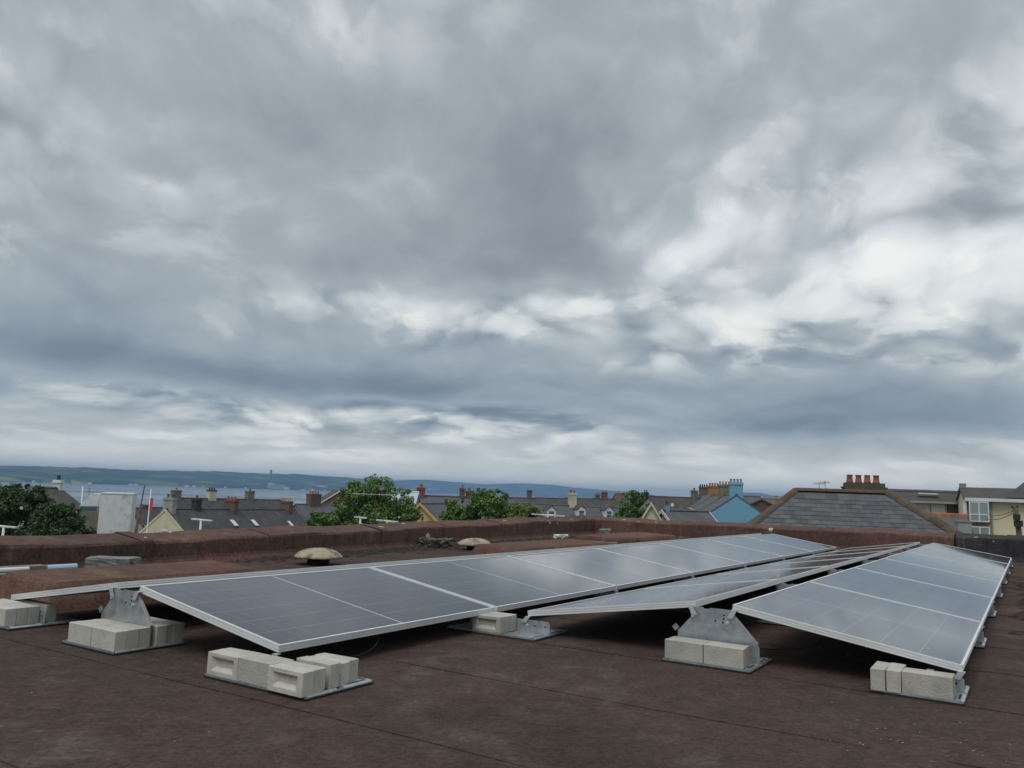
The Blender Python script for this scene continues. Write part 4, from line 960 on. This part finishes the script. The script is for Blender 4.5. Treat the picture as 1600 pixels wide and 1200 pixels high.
def cream_block():
    Y = 40; p = at(1508,770,Y); k = F_PX/Y; o = thing('cream_building', 'cream rendered building with a tall glazed bay at the right picture edge', 'building', (p.x, p.y, -9.6), R(-26))
    ez = at(1550,779,Y).z+9.6; rzv = at(1515,763,Y+2.6).z+9.6; Lx = 9.
    b = MB(); b.box(0, Lx, 0, 6, 0, ez); b.prism([(0,ez),(0,ez)], 0, .1) if 0 else None
    b.v += []; wl = b.build('wall', CREAMB, o)
    g = MB(); g.add([(.0,0,ez+.001),(.0,6,ez+.001),(.0,3,rzv-.06),(.25,0,ez+.001),(.25,6,ez+.001),(.25,3,rzv-.06)], [(0,1,2),(5,4,3),(0,2,5,3),(1,4,5,2),(0,3,4,1)]); g.build('gable', CREAMB, o)
    r = MB(); r.slab([(-.1,-.35,ez+.02),(Lx,-.35,ez+.02),(Lx,3,rzv+.05),(-.1,3,rzv+.05)], .1); r.slab([(Lx,6.35,ez+.02),(-.1,6.35,ez+.02),(-.1,3,rzv+.05),(Lx,3,rzv+.05)], .1); rf = r.build('roof', SLATE_B, o)
    r = MB(); r.add([(1.6,-.42,ez+.05),(5.5,-.42,ez+.05),(5.5,3.,rzv+1.1),(3.2,1.9,rzv+.8),(5.5,3.2,ez+.05)], [(0,1,2,3),(0,3,4),(3,2,4)]); r.build('hip_roof', SLATE_B, o)
    f = MB(); f.box(-.05, Lx, -.40, -.28, ez-.16, ez+.0); f.build('fascia', WHITEG, o)
    c = MB(); c.box(-.08,.22,2.75,3.25,rzv-.1,rzv+.24); c.build('chimney', LEAD, o)
    bx0, bx1 = .12, .95; zt, zb = ez-.18, at(1525,815,Y).z+9.6
    def bay(z0_, z1_, rows):
        ff = MB(); y0 = -.45; t = .05
        for x in (bx0, (bx0+bx1)/2-t/2, bx1-t): ff.box(x, x+t, y0, y0+.06, z0_, z1_)
        for i in range(rows+1): z = z0_+(z1_-z0_-t)*([0,.36,1][i] if rows == 2 else i/rows); ff.box(bx0+t, bx1-t, y0+.004, y0+.056, z, z+t)
        ff.box(bx0, bx0+t, y0+.0605, -.002, z0_, z1_); ff.box(bx1-t, bx1, y0+.0605, -.002, z0_, z1_)
        w_ = ff.build('bay_window', WHITE, o)
        for x0_, x1_ in ((bx0+t, (bx0+bx1)/2-t/2), ((bx0+bx1)/2+t/2, bx1-t)):
            gg = MB(); gg.box(x0_, x1_, y0+.02, y0+.035, z0_+t, z1_-t); gg.build('pane', GLASSG, w_)
    bay(zb, zt, 2); bay(zb-1.1, zb-.22, 2)
    s = MB(); s.box(bx0-.03, bx1+.03, -.47, -.002, zb-.08, zb-.003); s.build('sill', BLACK, o)
    s = MB(); s.box(bx0-.25, bx0-.10, -.30, -.002, zb-1.5, zt); s.build('pilaster', WHITEG, o)
    window(o, 2.86, 0, ez-1.3, .5, .9, WHITE, GLASS, (0,0))
    dp = MB(); dp.tube([(1.08,-.06,ez-.2),(1.08,-.06,1)], .045, 8); dp.build('downpipe', GREYW, o)
cream_block()
def pole(name, label, cat, top, bot, Y, r, m, extra=None):
    a, b_ = at(*top, Y), at(*bot, Y); d = (b_-a); b2 = a+d*((a.z+9.6)/max(.05, a.z-b_.z)) if a.z-b_.z > .3 else b_
    o = thing(name, label, cat, b2); mb = MB(); mb.tube([a-b2, Vector((0,0,0))], [r*.85, r], 10); mb.build('shaft', m, o, smooth=True)
    if extra: extra(o, a-b2)
    return o
def telegraph_top(o, a):
    b = MB(); b.box(a.x-.13, a.x+.13, a.y-.16, a.y-.08, a.z-.62, a.z-.42); b.box(a.x-.15, a.x+.03, a.y-.2, a.y-.09, a.z-.40, a.z-.22); b.build('junction_case', BLACK, o)
    for sx in (-.1, .06): c = MB(); c.lathe([(.02,0),(.035,.03),(.03,.07),(.015,.09)], 8); c.build('insulator', BLACK, o, (a.x+sx, a.y, a.z-.02))
pole('telegraph_pole', 'leaning wooden telegraph pole with black fittings at the right edge', 'pole', (1586.5,793), (1593,838), 27, .10, WOOD, telegraph_top)
for i, (y0, y1) in enumerate(((797,803),(800,811))):
    a, c = at(1586,y0,27), at(1541,y1,38); b = MB(); b.tube([a.lerp(c, k/10)-Vector((0,0,.12*math.sin(pi*k/10))) for k in range(11)], .012, 5)
    tag(b.build('overhead_wire', CABLE), ['upper', 'lower'][i]+' wire from the telegraph pole to the glazed bay', 'wire')
pole('wooden_post', 'brown wooden post before the white block', 'post', (221,787), (214,822), 50, .10, WOOD)
pole('mast', 'thin dark leaning mast above the wooden post', 'mast', (226,758.5), (220,790), 62, .05, BLACK)
pole('flagpole', 'slim white pole standing before the lough', 'pole', (129.5,760), (127,790), 60, .045, WHITE)
def banner(o, a):
    b = MB(); b.box(a.x+.02, a.x+.26, a.y-.02, a.y+.02, a.z-1.75, a.z-.75); b.build('banner', RED, o)
pole('flagpole', 'white pole with a red banner beside the front terrace', 'pole', (236,764), (232.5,800), 68, .05, WHITE, banner)
# twin headed street lamps whose tops show over the parapet
def lamp(label, x, y, Y, wl, wr, tilt=.06):
    p = at(x, y, Y); h = p.z+9.4; o = thing('street_lamp', label, 'street lamp', (p.x, p.y, -9.4), 0, 'street lamps rising behind the parapet')
    b = MB(); b.tube([(0,0,0),(0,0,h)], [.06,.035], 8); b.build('post', WHITEG, o, smooth=True)
    b = MB(); b.tube([(-wl*.4,0,h+.02+tilt*wl*.4),(0,0,h+.02),(wr*.4,0,h+.02-tilt*wr*.4)], .035, 8); b.build('bracket', WHITEG, o)
    for sg, w_ in ((-1,wl),(1,wr)):
        b = MB(); b.obox((sg*w_*.65,0,h+.03-tilt*sg*w_*.65), (w_*.35,0,-tilt*sg*sg*w_*.35), (0,.08,0), (0,0,.02)); b.build('lamp_head', WHITEG, o)
lamp('white twin headed lamp at the left picture edge before the dark trees', 6, 824, 24, .35, .38)
lamp('white twin headed lamp in front of the dark slate terrace', 314, 813.5, 27, .30, .36)
lamp('white twin headed lamp before the hedge beyond the roof corner', 856, 806, 30, .60, .62, .03)
lamp('short white lamp arm low before the big tree', 605, 815.5, 26, .34, .34)
lamp('bright white lamp head in front of the big tree', 563, 810, 26, .18, .20)
def dish(label, x, y, Y, r, m):
    p = at(x, y, Y); o = thing('satellite_dish', label, 'satellite dish', p); b = MB(); n = 14
    vs = [(0,.06,0)]+[(r*math.cos(2*pi*k/n), 0, r*math.sin(2*pi*k/n)) for k in range(n)]; b.add(vs, [(0,1+k,1+(k+1)%n) for k in range(n)]); d = b.build('reflector', m, o); d.modifiers.new('thickness','SOLIDIFY').thickness = .02
    c = MB(); c.tube([(0,0,0),(0,-.25,-.05)], .02, 6); c.build('arm', m, o); c = MB(); c.tube([(0,.08,0),(0,.15,-.5)], .025, 6); c.build('mount', m, o)
dish('grey satellite dish beside the wide aerial', 597, 762, 50, .15, LEAD)
dish('black satellite dish on the blue tin roof', 638, 768, 80, .22, BLACK)
dish('white satellite dish on the mossy roof', 1050.5, 788.5, 108, .24, WHITE)

# ------------------------------------------------------------------ trees
def tree(name, label, x, ytop, Y, wpx, hpx, leafm, seed, leaf=.20, n=9000, dens=1., lean=0., blossoms=0, group='trees beyond the parapet', lobes=26, cone=.40):
    rg = np.random.default_rng(seed); k = Y/F_PX; top = at(x, ytop, Y); Wd = wpx*k/2; H = hpx*k
    gz = ground_z(top.x, top.y); o = thing(name, label, 'tree', (top.x, top.y, gz), 0, group)
    zt = top.z-gz; zb = zt-H
    # lobe centres filling the crown; leaves sit mostly on the lobes' outer shells
    cs = []; rs = []
    while len(cs) < lobes:
        u = rg.uniform(-1, 1, 3); 
        if np.linalg.norm(u) > 1: continue
        w = 1-cone*max(-.4, u[2])-.10*max(0, -u[2])
        cs.append((u[0]*Wd*w*.80+lean*u[2]*Wd, u[1]*Wd*.75*w, zb+H*(.5+.42*u[2]))); rs.append(rg.uniform(.55, 1.15)*(1.05/lobes**.42)*min(Wd*1.1, H*.7))
    # a few sprigs that break the outline
    for q in range(int(lobes*1.1)):
        a = rg.uniform(0, 2*pi); e = rg.uniform(-.1, 1.)
        cs.append((math.cos(a)*math.cos(e)*Wd*rg.uniform(.75,1.02), math.sin(a)*math.cos(e)*Wd*.8, zb+H*(.5+.47*math.sin(e)*rg.uniform(.9,1.12)))); rs.append(rg.uniform(.045,.10)*min(Wd*1.1, H*.7))
    cs = np.array(cs); rs = np.array(rs); pr = rs**2/np.sum(rs**2)
    idx = rg.choice(len(cs), n, p=pr); dirs = rg.normal(size=(n,3)); dirs /= np.linalg.norm(dirs, axis=1)[:,None]
    rad = rs[idx]*np.clip(rg.normal(.88,.20,n), .15, 1.35)
    P = cs[idx]+dirs*rad[:,None]*np.array([1,1,.85])
    nr = dirs*.6+rg.normal(size=(n,3))*.55+np.array([0,0,.45]); nr /= np.linalg.norm(nr, axis=1)[:,None]
    a = np.cross(nr, rg.normal(size=(n,3))); a /= np.linalg.norm(a, axis=1)[:,None]; b = np.cross(nr, a)
    sz = leaf*rg.uniform(.5, 1.25, n)[:,None]
    V = np.stack([P-a*sz*.55, P+b*sz*.32, P+a*sz*.55, P-b*sz*.32], 1).reshape(-1,3)
    me = bpy.data.meshes.new('crown'); me.vertices.add(4*n); me.vertices.foreach_set('co', V.ravel()); me.loops.add(4*n); me.loops.foreach_set('vertex_index', np.arange(4*n, dtype=np.int32))
    me.polygons.add(n); me.polygons.foreach_set('loop_start', np.arange(0,4*n,4,dtype=np.int32)); me.polygons.foreach_set('loop_total', np.full(n,4,dtype=np.int32)); me.materials.append(leafm); me.update(calc_edges=True); me.validate()
    link('crown', me, o)
    t = MB(); t.tube([(0,0,-.2),(.05*Wd,0,zb*.5),(-.03*Wd,0,zb),(lean*Wd*.2,0,zb+H*.55)], [Wd*.10,Wd*.075,Wd*.06,Wd*.02], 10)
    for q in range(9):
        c = cs[rg.integers(0, lobes)]; s = Vector((0,0,zb*(.75+.05*q) if zb > 1 else zb+H*.05*q)); t.tube([s, s.lerp(Vector(c), .5)+Vector((0,0,.1*H)), Vector(c)], [Wd*.04,Wd*.026,Wd*.01], 6)
    t.build('trunk', BARK, o, smooth=True)
    if blossoms:
        bb = MB(); rgb = random.Random(seed)
        for q in range(blossoms):
            c = Vector(cs[rgb.randrange(len(cs))]); dd = Vector((rgb.gauss(0,.4), -abs(rgb.gauss(0,1)), rgb.gauss(.5,.6))).normalized(); p = c+dd*.9*max(.2,rs[0]); rr = rgb.uniform(.05,.11)
            bb.add([p+Vector((rr*math.cos(2*pi*i/6), -.03, rr*math.sin(2*pi*i/6))) for i in range(6)]+[p+Vector((0,.05,0))], [(i,(i+1)%6,6) for i in range(6)]+[(5,4,3,2,1,0)])
        bb.build('blossoms', BLOSSOM, o)['kind'] = 'stuff'
    return o
tree('broadleaf_tree', 'dark bushy tree with pale blossom at the far left', 28, 752, 40, 118, 100, LEAFD, 11, .13, 22000, blossoms=26, lobes=44)
tree('broadleaf_tree', 'lower dark tree spilling right below the grey roofed house', 92, 783, 38, 84, 70, LEAFD, 12, .12, 15000, lobes=34)
tree('broadleaf_tree', 'large bright green tree near the middle, the biggest crown', 588, 741, 52, 132, 118, LEAF, 13, .15, 30000, lobes=60)
tree('shrub', 'light green bush left of the big tree', 497, 795, 50, 44, 50, LEAFY, 14, .13, 6000, lobes=20)
tree('shrub', 'low bush joining the big tree on its left', 525, 797, 51, 60, 50, LEAF, 15, .13, 7000, lobes=20)
tree('shrub', 'flowering yellow green bush before the ochre gable', 646, 784, 50, 38, 60, LEAFY, 16, .13, 5500, lobes=18, blossoms=10)
tree('broadleaf_tree', 'small round tree left of the twin crowned tree', 712, 770, 56, 54, 80, LEAF, 17, .14, 11000, lobes=30)
tree('broadleaf_tree', 'tall twin crowned green tree right of centre', 764, 756, 55, 86, 95, LEAF, 18, .15, 20000, lobes=46)
tree('hedge', 'low green hedge sloping down towards the roof corner', 822, 788, 54, 80, 50, LEAFY, 19, .14, 10000, lobes=30)
tree('conical_tree', 'compact cone shaped tree before the dormer terrace', 990, 762, 66, 56, 80, LEAF, 20, .15, 15000, lobes=36, cone=.55)
tree('shrub', 'dark shrub below the lower left tree', 138, 818, 36, 30, 40, LEAFD, 21, .12, 2500, lobes=12)

# ------------------------------------------------------------------ power station and houses across the lough
def power_station():
    Y = 5700; p = at(421.5,763,Y); top = at(422.5,735,Y); k = Y/F_PX
    o = thing('power_station_chimney', 'tall grey power station chimney on the far shore', 'chimney', (p.x, p.y, p.z)); h = top.z-p.z
    b = MB(); b.tube([(0,0,-6),(0,0,h)], [9.5,7.0], 14); b.build('shaft', BRICKB, o, smooth=True); c = MB(); c.lathe([(7.5,h+.05),(8,h+2),(7,h+4)], 14); c.build('rim', BLACK, o)
    q = at(432,757,Y-40); o = thing('power_station', 'long pale power station hall beside the tall chimney', 'building', (q.x, q.y, SEA_Z+4)); b = MB(); b.box(-52,52,-30,30,0,q.z-SEA_Z-4); b.build('hall', GREYW, o)
    b = MB(); b.box(-52,-20,-29,29,q.z-SEA_Z-3.95,q.z-SEA_Z+4); b.build('boiler_house', WHITEG, o); b = MB(); b.box(53,88,-25,25,0,14); b.build('annex', WHITEG, o)
power_station()
def far_house(x, w):
    Y = float(np.interp(x, [0,200,400,560,600,601,700,800,900], [3800,4600,5500,6600,7000,11030,11400,11700,12000]))-25
    d = ray(x, 760); b = MB(); h = 4.5; w *= .45
    b.box(-w/2, w/2, -7, 7, -4, h); b.prism([(-w/2-.5,h+.01),(w/2+.5,h+.01),(w/2-2,h+3),(2-w/2,h+3)], -7, 7)
    return tag(b.build('far_building', WHITE, None, (d.x/d.y*Y, Y, SEA_Z+1.5)), 'tiny white building on the far shore of the lough', 'building', 'white buildings scattered along the far shore')
for x, w in ((52,22),(140,26),(204,34),(212,40),(292,46),(303,40),(318,18),(352,24),(384,20),(447,36),(474,40),(489,40),(508,26),(807,40),(813,38),(820,36),(830,34)):
    far_house(x, w)
